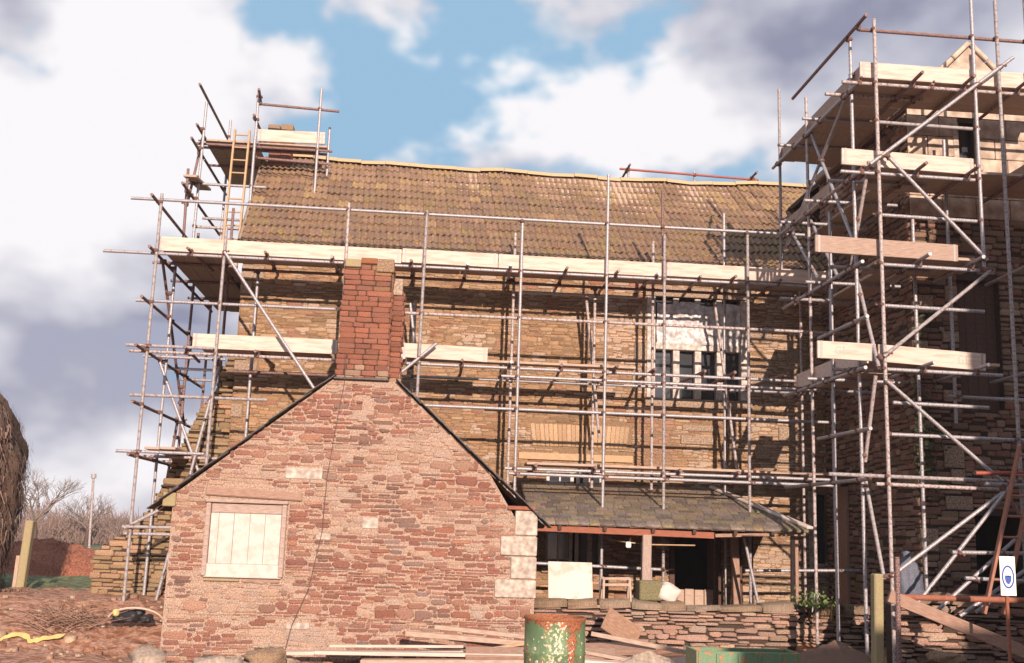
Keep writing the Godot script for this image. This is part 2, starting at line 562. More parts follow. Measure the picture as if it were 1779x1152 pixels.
# runs of a course between u0 and u1 with rectangles left out
func cutspans(u0: float, u1: float, holes: Array, va: float, vb: float) -> Array:
	var runs := [[u0, u1]]
	for hl in holes:
		if vb > hl[1] + 0.01 and va < hl[3] - 0.01:
			var next := []
			for r in runs:
				if hl[2] <= r[0] or hl[0] >= r[1]:
					next.append(r)
				else:
					if hl[0] > r[0] + 0.02: next.append([r[0], hl[0]])
					if hl[2] < r[1] - 0.02: next.append([hl[2], r[1]])
			runs = next
	return runs

func block(parent: Node, called: String, O: Vector3, U: Vector3, V: Vector3, N: Vector3, r: Array, d: float, m: Material, back := 0.05) -> MeshInstance3D:
	var bx := box(snappedf(r[2] - r[0], 0.01), snappedf(r[3] - r[1], 0.01), d + back, 0.008)
	var c: Vector3 = O + U * (r[0] + r[2]) * 0.5 + V * (r[1] + r[3]) * 0.5 + N * (d - back) * 0.5
	return mi(parent, called, bx, m, Transform3D(Basis(U, V, N), c))

func tone(c: Color, spread: float) -> Color:
	var k := 1.0 + rng.randf_range(-spread, spread)
	var w := rng.randf_range(-0.06, 0.06)
	return Color(c.r * k * (1.0 + w), c.g * k, c.b * k * (1.0 - w))

# ---------------------------------------------------------------- ground
func ground_y(x: float, z: float) -> float:
	var y := 0.0
	y += 0.52 * smoothstep(14.2, 16.6, -z) * smoothstep(2.6, 3.7, -x)
	y += 0.20 * smoothstep(12.4, 14.1, -z) * smoothstep(-1.0, 1.0, x) * (1.0 - smoothstep(14.5, 15.2, -z) * 0.3)
	y += 0.10 * smoothstep(14.8, 15.4, -z) * smoothstep(1.4, 1.6, x)
	var near := 1.0 - smoothstep(24.0, 40.0, -z)
	y = lerpf(0.1, y, near)
	y += bumps.get_noise_2d(x * 2.2, z * 2.2) * 0.09 * near
	y += bumps.get_noise_2d(x * 9.0, z * 9.0) * 0.025 * near
	return y

func make_ground() -> void:
	var xs := []
	var zs := []
	var x := -9.0
	while x <= 9.01:
		xs.append(x)
		x += 0.13
	for k in [11, 14, 18, 24, 34, 50, 80, 140, 300, 700]:
		xs.append(float(k))
		xs.push_front(-float(k))
	var z := -9.0
	while z >= -24.0:
		zs.append(z)
		z -= 0.13
	for k in [26, 29, 33, 38, 45, 55, 70, 90, 130, 200, 400, 900, 1800]:
		zs.append(-float(k))
	for k in [-6, -2, 4, 12, 30, 80, 300]:
		zs.push_front(float(k))
	var b := buf()
	for j in zs.size():
		for i in xs.size():
			var p := Vector3(xs[i], ground_y(xs[i], zs[j]), zs[j])
			b.v.append(p)
			var e := 0.06
			b.n.append(Vector3(ground_y(p.x - e, p.z) - ground_y(p.x + e, p.z), 2.0 * e, ground_y(p.x, p.z - e) - ground_y(p.x, p.z + e)).normalized())
			var grass := maxf(smoothstep(27.0, 30.0, -p.z + bumps.get_noise_2d(p.x * 3.0, p.z) * 3.0), smoothstep(18.9, 19.4, -p.z + bumps.get_noise_2d(p.x * 4.0, p.z * 4.0) * 1.2) * smoothstep(5.2, 5.6, -p.x))
			var pale := smoothstep(0.05, 0.35, bumps.get_noise_2d(p.x * 4.0 + 60.0, p.z * 4.0))
			b.c.append(Color(1, 1, 1).lerp(Color(1.25, 1.35, 1.4), pale).lerp(Color(0.34, 0.74, 0.50), grass))
	var w := xs.size()
	for j in zs.size() - 1:
		for i in w - 1:
			var a := j * w + i
			b.i.append_array(PackedInt32Array([a, a + w, a + 1, a + 1, a + w, a + w + 1]))
	var g := mi(self, "ground", buf_mesh(b), M.soil)
	g.set_meta("kind", "structure")
	# loose crumbs of soil and stone chips over the near ground
	var st := buf()
	for k in 1400:
		var px := rng.randf_range(-6.5, 6.0)
		var pz := rng.randf_range(-17.0, -10.5)
		if pz < -14.1 and px > -3.2:
			continue
		var s := rng.randf_range(0.010, 0.045) * (2.2 if rng.randf() < 0.12 else 1.0)
		var c := tone([Color(0.34, 0.18, 0.13), Color(0.42, 0.27, 0.19), Color(0.58, 0.46, 0.36)][rng.randi() % 3], 0.2)
		var bas := Basis(Vector3.UP, rng.randf() * TAU)
		stone_into(st, {"w": s * 2.0, "h": s * 1.4, "d": s * 0.7, "col": c, "cut": 0.7, "jit": 0.3}, Vector3(px, ground_y(px, pz), pz), bas.x, -bas.z, Vector3.UP)
	var gr := stuff(mi(self, "rubble_chips", buf_mesh(st), M.stone))
	tag(gr, "loose soil crumbs and stone chips strewn over the red yard", "rubble")

# ---------------------------------------------------------------- main house
func in_ellipse(u: float, v: float, cx: float, cy: float, rx: float, ry: float) -> bool:
	var n := bumps.get_noise_2d(u * 9.0, v * 9.0) * 0.9
	return pow((u - cx) / rx, 2) + pow((v - cy) / ry, 2) < 1.0 + n

func facade_colour(u: float, v: float) -> Color:
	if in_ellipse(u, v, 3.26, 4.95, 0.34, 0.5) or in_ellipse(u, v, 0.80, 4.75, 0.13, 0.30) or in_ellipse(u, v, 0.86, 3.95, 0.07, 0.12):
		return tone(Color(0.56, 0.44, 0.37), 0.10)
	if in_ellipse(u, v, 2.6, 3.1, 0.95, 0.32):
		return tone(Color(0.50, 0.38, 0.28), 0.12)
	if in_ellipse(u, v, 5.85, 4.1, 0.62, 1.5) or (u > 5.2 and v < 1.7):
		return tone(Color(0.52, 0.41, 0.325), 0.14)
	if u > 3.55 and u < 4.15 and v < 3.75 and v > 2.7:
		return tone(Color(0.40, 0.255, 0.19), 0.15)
	var k := bumps.get_noise_2d(u * 2.0, v * 2.5)
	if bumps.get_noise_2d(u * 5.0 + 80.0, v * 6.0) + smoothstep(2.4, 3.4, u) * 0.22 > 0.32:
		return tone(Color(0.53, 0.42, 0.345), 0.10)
	var r := rng.randf() + k * 0.8
	if r < 0.03:
		return tone(Color(0.36, 0.19, 0.14), 0.2)
	if r < 0.22:
		return tone(Color(0.50, 0.375, 0.26), 0.12)
	if r > 0.93:
		return tone(Color(0.29, 0.20, 0.12), 0.15)
	return tone(Color(0.42, 0.28, 0.175), 0.15)

func make_main_house() -> void:
	var t := thing("farmhouse", "long ochre stone farmhouse with brown pantile roof behind the scaffolding", "house", Vector3(1.8, 0, WALL))
	var O := Vector3(0, 0, WALL)
	var holes := [[3.70, 3.92, 5.36, 5.70], [2.03, 1.15, 2.97, 2.72], [4.15, 0.25, 4.80, 2.25], [6.50, 1.30, 6.72, 2.45]]
	var st := begin()
	slab_into(st, O, X, Y, Z, PackedVector2Array([Vector2(-3.08, -0.3), Vector2(7.2, -0.3), Vector2(7.2, 6.22), Vector2(-3.08, 6.22)]), holes, 0.45)
	var wall := mi(t, "wall", done(st), M.mortar_ochre)
	# other walls and gables, coloured dark to stand in for shade inside
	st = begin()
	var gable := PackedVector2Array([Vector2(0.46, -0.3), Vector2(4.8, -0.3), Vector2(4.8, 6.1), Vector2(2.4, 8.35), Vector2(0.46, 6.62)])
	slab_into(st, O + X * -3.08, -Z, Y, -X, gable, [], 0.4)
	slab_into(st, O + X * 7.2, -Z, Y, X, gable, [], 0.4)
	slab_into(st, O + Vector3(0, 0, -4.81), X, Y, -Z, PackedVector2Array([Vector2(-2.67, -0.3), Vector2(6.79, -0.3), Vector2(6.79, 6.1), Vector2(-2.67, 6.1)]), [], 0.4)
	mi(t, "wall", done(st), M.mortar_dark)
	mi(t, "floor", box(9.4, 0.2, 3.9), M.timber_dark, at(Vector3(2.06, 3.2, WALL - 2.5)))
	var skip := holes.duplicate()
	skip.append([1.75, 3.06, 3.42, 3.47])
	skip.append([1.55, 2.84, 3.45, 2.98])
	var quoins := []
	var y := 2.2
	var k := 0
	while y < 6.0:
		var h := rng.randf_range(0.2, 0.34)
		if rng.randf() < 0.45:
			quoins.append([-3.085, y, -2.72 if k % 2 else -2.9, minf(y + h, 6.15)])
		y += h + 0.012
		k += 1
	for q in quoins:
		block(t, "quoin", O, X, Y, Z, [q[0], q[1] + 0.006, q[2] - 0.01, q[3] - 0.006], rng.randf_range(0.015, 0.03), M.limestone)
	skip.append_array(quoins)
	# dressed stones scattered right of the big window
	var dressed := [[5.42, 4.2, 5.75, 4.45], [5.42, 4.95, 5.80, 5.2], [5.9, 3.3, 6.2, 3.55], [4.27, 3.42, 4.82, 3.52], [4.24, 3.20, 4.80, 3.34], [5.5, 3.0, 5.75, 3.2], [3.42, 4.05, 3.66, 4.4], [3.46, 5.1, 3.68, 5.45], [3.45, 4.55, 3.67, 4.85], [6.05, 4.65, 6.3, 4.85], [1.95, 2.74, 2.25, 2.83], [2.4, 2.74, 2.95, 2.83]]
	for d in dressed:
		block(t, "dressed_stone", O, X, Y, Z, d, rng.randf_range(0.018, 0.03), M.limestone)
	skip.append_array(dressed)
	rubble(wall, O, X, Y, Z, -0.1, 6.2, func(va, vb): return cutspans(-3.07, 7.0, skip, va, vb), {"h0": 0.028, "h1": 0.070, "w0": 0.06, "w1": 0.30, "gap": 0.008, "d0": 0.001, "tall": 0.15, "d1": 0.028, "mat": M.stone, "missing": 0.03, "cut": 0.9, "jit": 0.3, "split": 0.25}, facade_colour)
	# soldier arch of stones on end
	for i in 22:
		var u := 1.80 + i * 0.0725
		var lean := (u - 2.58) * -0.16
		var b := buf()
		stone_into(b, {"w": 0.06, "h": 0.36, "d": 0.03, "col": tone(Color(0.56, 0.41, 0.28), 0.15), "cut": 0.2, "jit": 0.1}, Vector3.ZERO, X.rotated(Z, lean), Y.rotated(Z, lean), Z)
		mi(wall, "voussoir", buf_mesh(b), M.stone, at(O + Vector3(u, 3.26, 0)))
	beam(t, "lintel", O + Vector3(1.56, 2.91, -0.02), O + Vector3(3.44, 2.91, -0.02), 0.11, 0.12, M.ladder_wood)
	make_big_window(t, O)
	make_lower_windows(t, O)
	make_main_roof(t)
	# chimney
	var ch := mi(t, "chimney", box(0.40, 1.5, 0.5, 0.01), M.mortar_dark, at(Vector3(-2.92, 8.18, -19.85)))
	var cb := func(_u, _v): return tone(Color(0.30, 0.13, 0.10), 0.22)
	var bo := {"h0": 0.072, "h1": 0.076, "w0": 0.19, "w1": 0.22, "gap": 0.010, "d0": 0.008, "d1": 0.016, "mat": M.brick, "cut": 0.15, "jit": 0.06, "straight": true, "name": "brick"}
	rubble(ch, Vector3(-2.92, 7.58, -19.6), X, Y, Z, 0.0, 1.36, func(_a, _b): return [[-0.2, 0.2]], bo, cb)
	rubble(ch, Vector3(-2.72, 7.58, -19.85), -Z, Y, X, 0.0, 1.36, func(_a, _b): return [[-0.25, 0.25]], bo, cb)
	block(ch, "cap", Vector3(-2.92, 8.87, -19.85), X, Y, Z, [-0.24, 0.05, -0.02, 0.19], 0.28, M.boulder, 0.28)
	block(ch, "cap", Vector3(-2.92, 8.87, -19.85), X, Y, Z, [0.0, 0.05, 0.22, 0.22], 0.27, M.boulder, 0.27)

func make_big_window(t: Node3D, O: Vector3) -> void:
	var w := Node3D.new()
	w.name = "window"
	t.add_child(w, true)
	w.global_position = O + Vector3(4.53, 3.92, 0)
	w.set_meta("label", "four-light stone mullioned window, plastic sheeting over its upper lights")
	block(w, "jamb", O, X, Y, Z, [3.66, 3.95, 3.80, 5.66], 0.035, M.window_stone, 0.25)
	block(w, "jamb", O, X, Y, Z, [5.26, 3.95, 5.40, 5.66], 0.035, M.window_stone, 0.25)
	block(w, "sill", O, X, Y, Z, [3.62, 3.80, 5.44, 3.94], 0.07, M.limestone, 0.25)
	block(w, "head", O, X, Y, Z, [3.62, 5.67, 5.44, 5.84], 0.05, M.limestone, 0.25)
	var cx := [4.16, 4.53, 4.90]
	for c in cx:
		block(w, "mullion", O, X, Y, Z, [c - 0.055, 3.95, c + 0.055, 4.76], 0.02, M.window_stone, 0.16)
		block(w, "mullion", O, X, Y, Z, [c - 0.05, 4.88, c + 0.05, 5.66], 0.0, M.window_stone, 0.14)
	block(w, "transom", O, X, Y, Z, [3.805, 4.765, 5.255, 4.875], 0.045, M.window_stone, 0.16)
	var xs := [3.80, 4.16, 4.53, 4.90, 5.26]
	for i in 4:
		for r in [[3.95, 4.76], [4.88, 5.66]]:
			var pw: float = xs[i + 1] - xs[i] - 0.06
			var p := mi(w, "pane", box(snappedf(pw, 0.01), r[1] - r[0], 0.006, 0.001), M.glass, Transform3D(Basis(Y, rng.randf_range(-0.03, 0.03)), O + Vector3((xs[i] + xs[i + 1]) * 0.5, (r[0] + r[1]) * 0.5, -0.11)))
			p.rotate_object_local(X, rng.randf_range(-0.03, 0.03))
	# plastic sheet, gathered and creased
	var nz := FastNoiseLite.new()
	nz.seed = 40
	nz.frequency = 1.0
	var s := SurfaceTool.new()
	s.begin(Mesh.PRIMITIVE_TRIANGLES)
	var nx := 60
	var ny := 30
	var g := []
	for j in ny + 1:
		for i in nx + 1:
			var u := 3.82 + 1.43 * i / nx
			var v := 4.86 + 0.70 * j / ny
			var fold := absf(nz.get_noise_2d(u * 1.6 + v * 1.4, v * 0.8 - u * 0.9))
			g.append(O + Vector3(u, v - sin(i * 0.21) * 0.03 * j / ny, 0.015 + fold * 0.13))
	for j in ny:
		for i in nx:
			var a := j * (nx + 1) + i
			quad(s, g[a], g[a + nx + 1], g[a + nx + 2], g[a + 1])
	s.generate_normals()
	mi(w, "plastic_sheet", s.commit(), M.plastic_sheet)

func make_lower_windows(t: Node3D, O: Vector3) -> void:
	var w := Node3D.new()
	w.name = "window"
	t.add_child(w, true)
	w.global_position = O + Vector3(2.5, 1.15, 0)
	for c in [[2.03, 2.09], [2.43, 2.49], [2.53, 2.59], [2.91, 2.97]]:
		block(w, "frame", O, X, Y, Z, [c[0], 1.20, c[1], 2.70], -0.08, M.paint_white, 0.14)
	for r in [[1.15, 1.21], [1.92, 1.96], [2.66, 2.72]]:
		block(w, "frame", O, X, Y, Z, [2.03, r[0], 2.97, r[1]], -0.075, M.paint_white, 0.13)
	for q in [[2.26, 2.45], [2.75, 2.95]]:
		mi(w, "glazing_bar", box(0.03, 1.45, 0.03), M.paint_white, at(O + Vector3(q[0], 1.93, -0.10)))
	for q in [2.26, 2.75]:
		mi(w, "pane", box(0.36, 1.48, 0.006, 0.001), M.glass, at(O + Vector3(q, 1.93, -0.125)))
	block(w, "sill", O, X, Y, Z, [1.98, 1.06, 3.02, 1.145], 0.06, M.limestone, 0.2)
	var d := Node3D.new()
	d.name = "door"
	t.add_child(d, true)
	d.global_position = O + Vector3(4.47, 0.25, 0)
	block(d, "jamb", O, X, Y, Z, [4.05, 0.2, 4.14, 2.3], 0.05, M.timber_dark, 0.2)
	block(d, "jamb", O, X, Y, Z, [4.81, 0.2, 4.90, 2.3], 0.05, M.timber_dark, 0.2)
	for i in 4:
		block(d, "plank", O, X, Y, Z, [4.155 + i * 0.16, 0.3, 4.305 + i * 0.16, 0.86 + 0.01 * (i % 2)], 0.01, M.board, 0.03)
	var w2 := Node3D.new()
	w2.name = "window"
	t.add_child(w2, true)
	w2.global_position = O + Vector3(6.55, 1.3, 0)
	block(w2, "jamb", O, X, Y, Z, [6.38, 1.25, 6.49, 2.5], 0.04, M.ashlar, 0.2)
	mi(w2, "pane", box(0.22, 1.15, 0.006, 0.001), M.glass, at(O + Vector3(6.61, 1.88, -0.2)))
	block(w2, "sill", O, X, Y, Z, [6.36, 1.12, 6.70, 1.24], 0.06, M.limestone, 0.2)

func tile_mesh(width: float, gauge: float, col: Color) -> Dictionary:
	var b := buf()
	var cols := 12
	var pts := []
	for i in cols + 1:
		var u := float(i) / cols
		var f := fmod(u * 2.0, 1.0)
		var roll := 0.0
		if f > 0.08 and f < 0.56:
			roll = sqrt(maxf(0.0, 1.0 - pow((f - 0.32) / 0.24, 2))) * 0.030
		pts.append(Vector2((u - 0.5) * (width + 0.004), roll))
	for i in cols + 1:
		var a: Vector2 = pts[maxi(i - 1, 0)]
		var c: Vector2 = pts[mini(i + 1, cols)]
		var n := Vector3(-(c.y - a.y), 0.0, c.x - a.x).normalized()
		for r in [[0.0, 0.030], [gauge + 0.04, 0.002]]:
			b.v.append(Vector3(pts[i].x, r[0], pts[i].y + r[1]))
			b.n.append(n)
			b.c.append(col)
	for i in cols:
		var a := i * 2
		b.i.append_array(PackedInt32Array([a, a + 1, a + 3, a, a + 3, a + 2]))
	var base: int = b.v.size()
	for i in cols + 1:
		for dn in [0.030, 0.010]:
			b.v.append(Vector3(pts[i].x, 0.0, pts[i].y + dn))
			b.n.append(Vector3(0, -1, 0))
			b.c.append(col)
	for i in cols:
		var a := base + i * 2
		b.i.append_array(PackedInt32Array([a, a + 2, a + 3, a, a + 3, a + 1]))
	return b

func ridge_sag(x: float) -> float:
	return bumps.get_noise_1d(x * 1.1) * 0.10 - 0.05 * sin((x + 3.0) / 10.0 * PI)

func make_main_roof(t: Node3D) -> void:
	var eave := Vector3(0, 6.20, -17.33)
	var top := Vector3(0, 8.55, -20.0)
	var V := (top - eave).normalized()
	var N := V.cross(-X).normalized()
	if N.y < 0.0: N = -N
	var L := eave.distance_to(top)
	var st := begin()
	slab_into(st, eave - N * 0.02, X, V, N, PackedVector2Array([Vector2(-3.08, -0.02), Vector2(7.7, -0.02), Vector2(7.7, L - 0.04), Vector2(-3.22, L - 0.04)]), [], 0.05)
	var back_v := Vector3(0, -2.35, -2.67).normalized()
	var back_n := Vector3(0, 2.67, -2.35).normalized()
	slab_into(st, Vector3(0, 8.50, -20.02), X, back_v, back_n, PackedVector2Array([Vector2(-3.22, 0), Vector2(7.7, 0), Vector2(7.7, 3.6), Vector2(-3.08, 3.6)]), [], 0.05)
	var roof := mi(t, "roof", done(st), M.board)
	var rows := 12
	var gauge := L / rows
	var tw := 0.213
	var low := [Color(0.259, 0.185, 0.143), Color(0.278, 0.201, 0.154), Color(0.240, 0.176, 0.146), Color(0.273, 0.194, 0.149), Color(0.266, 0.201, 0.136), Color(0.247, 0.182, 0.154), Color(0.297, 0.211, 0.172), Color(0.253, 0.174, 0.136)]
	var high := [Color(0.329, 0.241, 0.183), Color(0.360, 0.264, 0.189), Color(0.342, 0.246, 0.200), Color(0.380, 0.288, 0.189), Color(0.311, 0.223, 0.178)]
	var lowm := []
	var highm := []
	for c in low: lowm.append(buf_mesh(tile_mesh(tw, gauge, c)))
	for c in high: highm.append(buf_mesh(tile_mesh(tw, gauge, c)))
	var rest := SurfaceTool.new()
	rest.begin(Mesh.PRIMITIVE_TRIANGLES)
	var any := 0
	for r in rows:
		var f := float(r) / (rows - 1)
		var x0 := lerpf(-3.10, -3.25, f)
		var cols := int((7.7 - x0) / tw)
		for c in cols:
			var u := x0 + (c + 0.5) * tw + sin(r * 2.3) * 0.006
			var s := ridge_sag(u) * f + bumps.get_noise_2d(u * 4.0, r * 3.0) * 0.012
			var pale := rng.randf() < smoothstep(0.35, 1.15, f + bumps.get_noise_2d(u * 2.0, r * 0.8) * 0.35)
			var mesh: Mesh = highm[rng.randi() % high.size()] if pale else lowm[rng.randi() % low.size()]
			var slip := rng.randf_range(0.02, 0.06) if rng.randf() < 0.03 else 0.0
			var bas := Basis(X, V, N) * Basis(Vector3(0, 0, 1), rng.randf_range(-0.012, 0.012) + slip * rng.randf_range(-1.2, 1.2)) * Basis(Vector3(1, 0, 0), rng.randf_range(-0.012, 0.012))
			var xf := Transform3D(bas, eave + X * u + V * (r * gauge - 0.05 - slip + rng.randf_range(-0.006, 0.006)) + N * rng.randf_range(0.0, 0.006) + Y * s)
			if r < 7 and any < 300 and u < 6.3:
				mi(roof, "tile", mesh, M.tile, xf)
				any += 1
			else:
				rest.append_from(mesh, 0, xf)
	stuff(mi(roof, "upper_tiles", rest.commit(), M.tile))
	# ridge tiles: half-round, bedded, each a little out of line
	var s2 := begin()
	for k in 9:
		var a0 := PI * (0.02 + 0.96 * k / 9.0)
		var a1 := PI * (0.02 + 0.96 * (k + 1) / 9.0)
		var p0 := Vector3(0, sin(a0) * 0.11, cos(a0) * 0.15)
		var p1 := Vector3(0, sin(a1) * 0.11, cos(a1) * 0.15)
		quad(s2, p0 + X * 0.225, p0 - X * 0.225, p1 - X * 0.225, p1 + X * 0.225)
		quad(s2, p0 + X * 0.225, p1 + X * 0.225, p1 * 0.86 + X * 0.225, p0 * 0.86 + X * 0.225)
		quad(s2, p0 * 0.86 - X * 0.225, p1 * 0.86 - X * 0.225, p1 - X * 0.225, p0 - X * 0.225)
	var rm := done(s2)
	var x := -2.55
	while x < 7.6:
		mi(roof, "ridge_tile", rm, M.ridge, Transform3D(Basis(Z, (ridge_sag(x + 0.2) - ridge_sag(x - 0.2)) / 0.4 + rng.randf_range(-0.006, 0.006)), Vector3(x, 8.52 + ridge_sag(x) + rng.randf_range(-0.006, 0.006), -20.0)))
		x += 0.455
	# verge mortar along the left edge
	mi(roof, "verge", sweep([eave + X * -3.12 - N * 0.02, top + X * -3.27 - N * 0.02], 0.04, 6), M.limestone)
	# rafter feet and gutter board under the eaves
	beam(roof, "wall_plate", Vector3(-3.05, 6.06, WALL + 0.09), Vector3(6.65, 6.06, WALL + 0.09), 0.10, 0.08, M.timber)

# ---------------------------------------------------------------- lean-to with the big gable
func gable_colour(u: float, v: float) -> Color:
	if in_ellipse(u, v, -1.45, 0.25, 0.55, 0.24) or in_ellipse(u, v, -2.1, 0.88, 0.4, 0.08) or in_ellipse(u, v, 0.2, 2.75, 0.25, 0.2):
		return tone(Color(0.512, 0.391, 0.333), 0.08)
	if bumps.get_noise_2d(u * 6.0 + 11.0, v * 8.0 + 50.0) > 0.30:   # mortar smeared over the stones
		return tone(Color(0.502, 0.391, 0.333), 0.08)
	if bumps.get_noise_2d(u * 3.0 + 71.0, v * 3.0 + 20.0) > 0.34:   # dark weathered stones
		return tone(Color(0.251, 0.155, 0.131), 0.2)
	var k := bumps.get_noise_2d(u * 1.6 + 30.0, v * 2.6 + 90.0)
	var red := k * 1.3 + 0.35 * smoothstep(1.6, 0.9, v) * smoothstep(-1.4, -0.2, u) - 0.25 * smoothstep(-1.5, -2.2, u)
	var r := rng.randf() * 0.7 - 0.35 + red
	if r < -0.32:
		return tone(Color(0.465, 0.350, 0.293), 0.10)
	if r < -0.12:
		return tone(Color(0.405, 0.268, 0.216), 0.14)
	if rng.randf() < 0.09:
		return tone(Color(0.279, 0.196, 0.184), 0.15)
	if r < 0.18:
		return tone(Color(0.358, 0.205, 0.160), 0.16)
	return tone(Color(0.312, 0.150, 0.119), 0.16)

func make_lean_to() -> void:
	var t := thing("lean_to", "red stone lean-to with a wide gable, brick chimney and white shutter", "outbuilding", Vector3(-0.78, 0, GABLE))
	var O := Vector3(0, 0, GABLE)
	var poly := PackedVector2Array([Vector2(-3.12, -0.25), Vector2(1.52, -0.25), Vector2(1.52, 1.74), Vector2(1.24, 1.86), Vector2(0.86, 2.46), Vector2(-0.38, 3.565), Vector2(-1.21, 3.565), Vector2(-3.12, 2.01)])
	var st := begin()
	slab_into(st, O, X, Y, Z, poly, [], 0.4)
	slab_into(st, O + Vector3(-3.12, 0, -0.401), -Z, Y, -X, PackedVector2Array([Vector2(0, -0.25), Vector2(2.95, -0.25), Vector2(2.95, 1.95), Vector2(0, 1.95)]), [], 0.35)
	slab_into(st, O + Vector3(1.52, 0, -0.401), -Z, Y, X, PackedVector2Array([Vector2(0, -0.25), Vector2(2.95, -0.25), Vector2(2.95, 1.80), Vector2(0, 1.80)]), [], 0.35)
	var wall := mi(t, "wall", done(st), M.mortar_pink)
	var ash := [[-1.74, 2.26, -1.27, 2.40], [-1.60, 0.39, -1.31, 0.47], [-0.72, 1.66, -0.52, 1.80], [-1.30, 1.50, -1.12, 1.60]]
	var corner := [[1.24, 1.64, 1.535, 1.95], [1.06, 1.38, 1.535, 1.62], [1.20, 1.09, 1.535, 1.36], [1.00, 0.85, 1.535, 1.07]]
	for q in ash:
		block(wall, "dressed_stone", O, X, Y, Z, q, 0.014, M.ashlar)
	for q in corner:
		block(wall, "quoin", O, X, Y, Z, q, rng.randf_range(0.02, 0.035), M.ashlar, 0.3)
	var skip := ash.duplicate()
	skip.append_array(corner)
	skip.append([-2.70, 0.98, -1.66, 2.0])
	skip.append([-2.74, 2.0, -1.48, 2.12])
	skip.append([-0.80, 3.20, -0.66, 3.27])
	var span := func(va, vb):
		var vm: float = (va + vb) * 0.5
		var l := -3.12
		var r := 1.52
		if vm > 2.01: l = lerpf(-3.12, -1.21, (vm - 2.01) / 1.555)
		if vm > 1.74: r = lerpf(1.52, 1.24, clampf((vm - 1.74) / 0.12, 0.0, 1.0))
		if vm > 1.86: r = lerpf(1.24, 0.86, clampf((vm - 1.86) / 0.60, 0.0, 1.0))
		if vm > 2.46: r = lerpf(0.86, -0.38, (vm - 2.46) / 1.105)
		return cutspans(l + rng.randf_range(0.0, 0.06), r - rng.randf_range(0.0, 0.07), skip, va, vb)
	rubble(wall, O, X, Y, Z, -0.15, 3.56, span, {"h0": 0.026, "h1": 0.074, "w0": 0.05, "w1": 0.30, "gap": 0.009, "d0": 0.001, "d1": 0.032, "tall": 0.2, "mat": M.stone, "missing": 0.03, "cut": 0.95, "jit": 0.30, "split": 0.4}, gable_colour)
	# right-hand wall, a sliver seen past the corner
	# roof planes, slates showing at the verges
	var roof := Node3D.new()
	roof.name = "roof"
	t.add_child(roof, true)
	roof.global_position = Vector3(-0.78, 3.9, -15.8)
	for sd in [[-1.21, 3.575, -3.36, 1.835], [-0.36, 3.555, 1.66, 1.765]]:
		var a := Vector3(sd[0], sd[1], -15.85)
		var b := Vector3(sd[2], sd[3], -15.85)
		var V2 := (b - a).normalized()
		var N2 := Vector3(-V2.y, V2.x, 0)
		if N2.y < 0.0: N2 = -N2
		mi(roof, "slope", box(snappedf(a.distance_to(b), 0.01), 0.04, 3.2), M.timber_dark, Transform3D(Basis(V2, N2, V2.cross(N2)), (a + b) * 0.5 - N2 * 0.025 - Z * 0.14))
		var n := 15
		for i in n:
			var f := (i + 0.5) / n
			var c := a.lerp(b, f) + N2 * (0.014 + rng.randf_range(0.0, 0.012))
			c.z = GABLE + 0.0 - rng.randf_range(0.06, 0.12)
			mi(roof, "slate", box(0.29, 0.012, 0.40, 0.003), M.lead, Transform3D(Basis(V2, N2, V2.cross(N2)) * Basis(Z, -0.04 * signf(V2.x)), c))
	var cap := begin()
	slab_into(cap, Vector3(0, 0, -14.8), X, Y, Z, PackedVector2Array([Vector2(-1.2, 3.5), Vector2(-0.37, 3.5), Vector2(-0.37, 3.6), Vector2(-0.78, 3.95), Vector2(-1.2, 3.6)]), [], 2.75)
	mi(roof, "ridge", done(cap), M.lead)
	block(t, "kneeler", O, X, Y, Z, [-3.24, 1.86, -3.08, 2.03], 0.05, M.post_lichen, 0.3)
	block(t, "kneeler", O, X, Y, Z, [1.14, 1.96, 1.50, 2.01], 0.05, M.timber_red, 0.3)
	make_shutter(t, O)
	make_brick_stack(t, O)
	var cb := sweep([Vector3(-1.06, 3.9, -14.14), Vector3(-1.05, 3.55, -14.13), Vector3(-1.12, 3.0, -14.13), Vector3(-1.20, 2.3, -14.14), Vector3(-1.22, 1.6, -14.13), Vector3(-1.34, 0.9, -14.12), Vector3(-1.52, 0.45, -14.13), Vector3(-1.60, 0.05, -14.08)], 0.0055, 5)
	tag(mi(self, "cable", cb, M.cable), "thin dark cable hanging down the red gable from the chimney", "cable")

func make_shutter(t: Node3D, O: Vector3) -> void:
	var s := Node3D.new()
	s.name = "shutter"
	t.add_child(s, true)
	s.global_position = O + Vector3(-2.18, 1.0, 0.02)
	beam(s, "lintel", O + Vector3(-2.72, 2.07, -0.06), O + Vector3(-1.50, 2.03, -0.06), 0.11, 0.2, M.timber, 0.0, 0.015)
	block(s, "frame", O, X, Y, Z, [-2.69, 1.02, -2.63, 1.92], 0.07, M.timber_grey)
	block(s, "frame", O, X, Y, Z, [-1.74, 1.02, -1.68, 1.92], 0.07, M.timber_grey)
	block(s, "frame", O, X, Y, Z, [-2.70, 1.925, -1.67, 1.97], 0.085, M.timber_grey)
	block(s, "rail", O, X, Y, Z, [-2.625, 1.80, -1.745, 1.92], 0.035, M.timber_grey)
	block(s, "rail", O, X, Y, Z, [-2.67, 1.0, -1.70, 1.17], 0.045, M.cream_board)
	var x := -2.625
	for w in [0.10, 0.19, 0.20, 0.19, 0.20]:
		var p := mi(s, "plank", box(0.625, w - 0.004, 0.03, 0.002), M.cream_board, Transform3D(Basis(Y, -X, Z), O + Vector3(x + w * 0.5, 1.485, 0.016 + rng.randf_range(0, 0.006))))
		p.name = "plank"
		x += w
	block(s, "sill", O, X, Y, Z, [-2.66, 0.955, -2.22, 0.985], 0.04, M.post_lichen)
	block(s, "sill", O, X, Y, Z, [-2.18, 0.95, -1.72, 0.985], 0.03, M.timber)

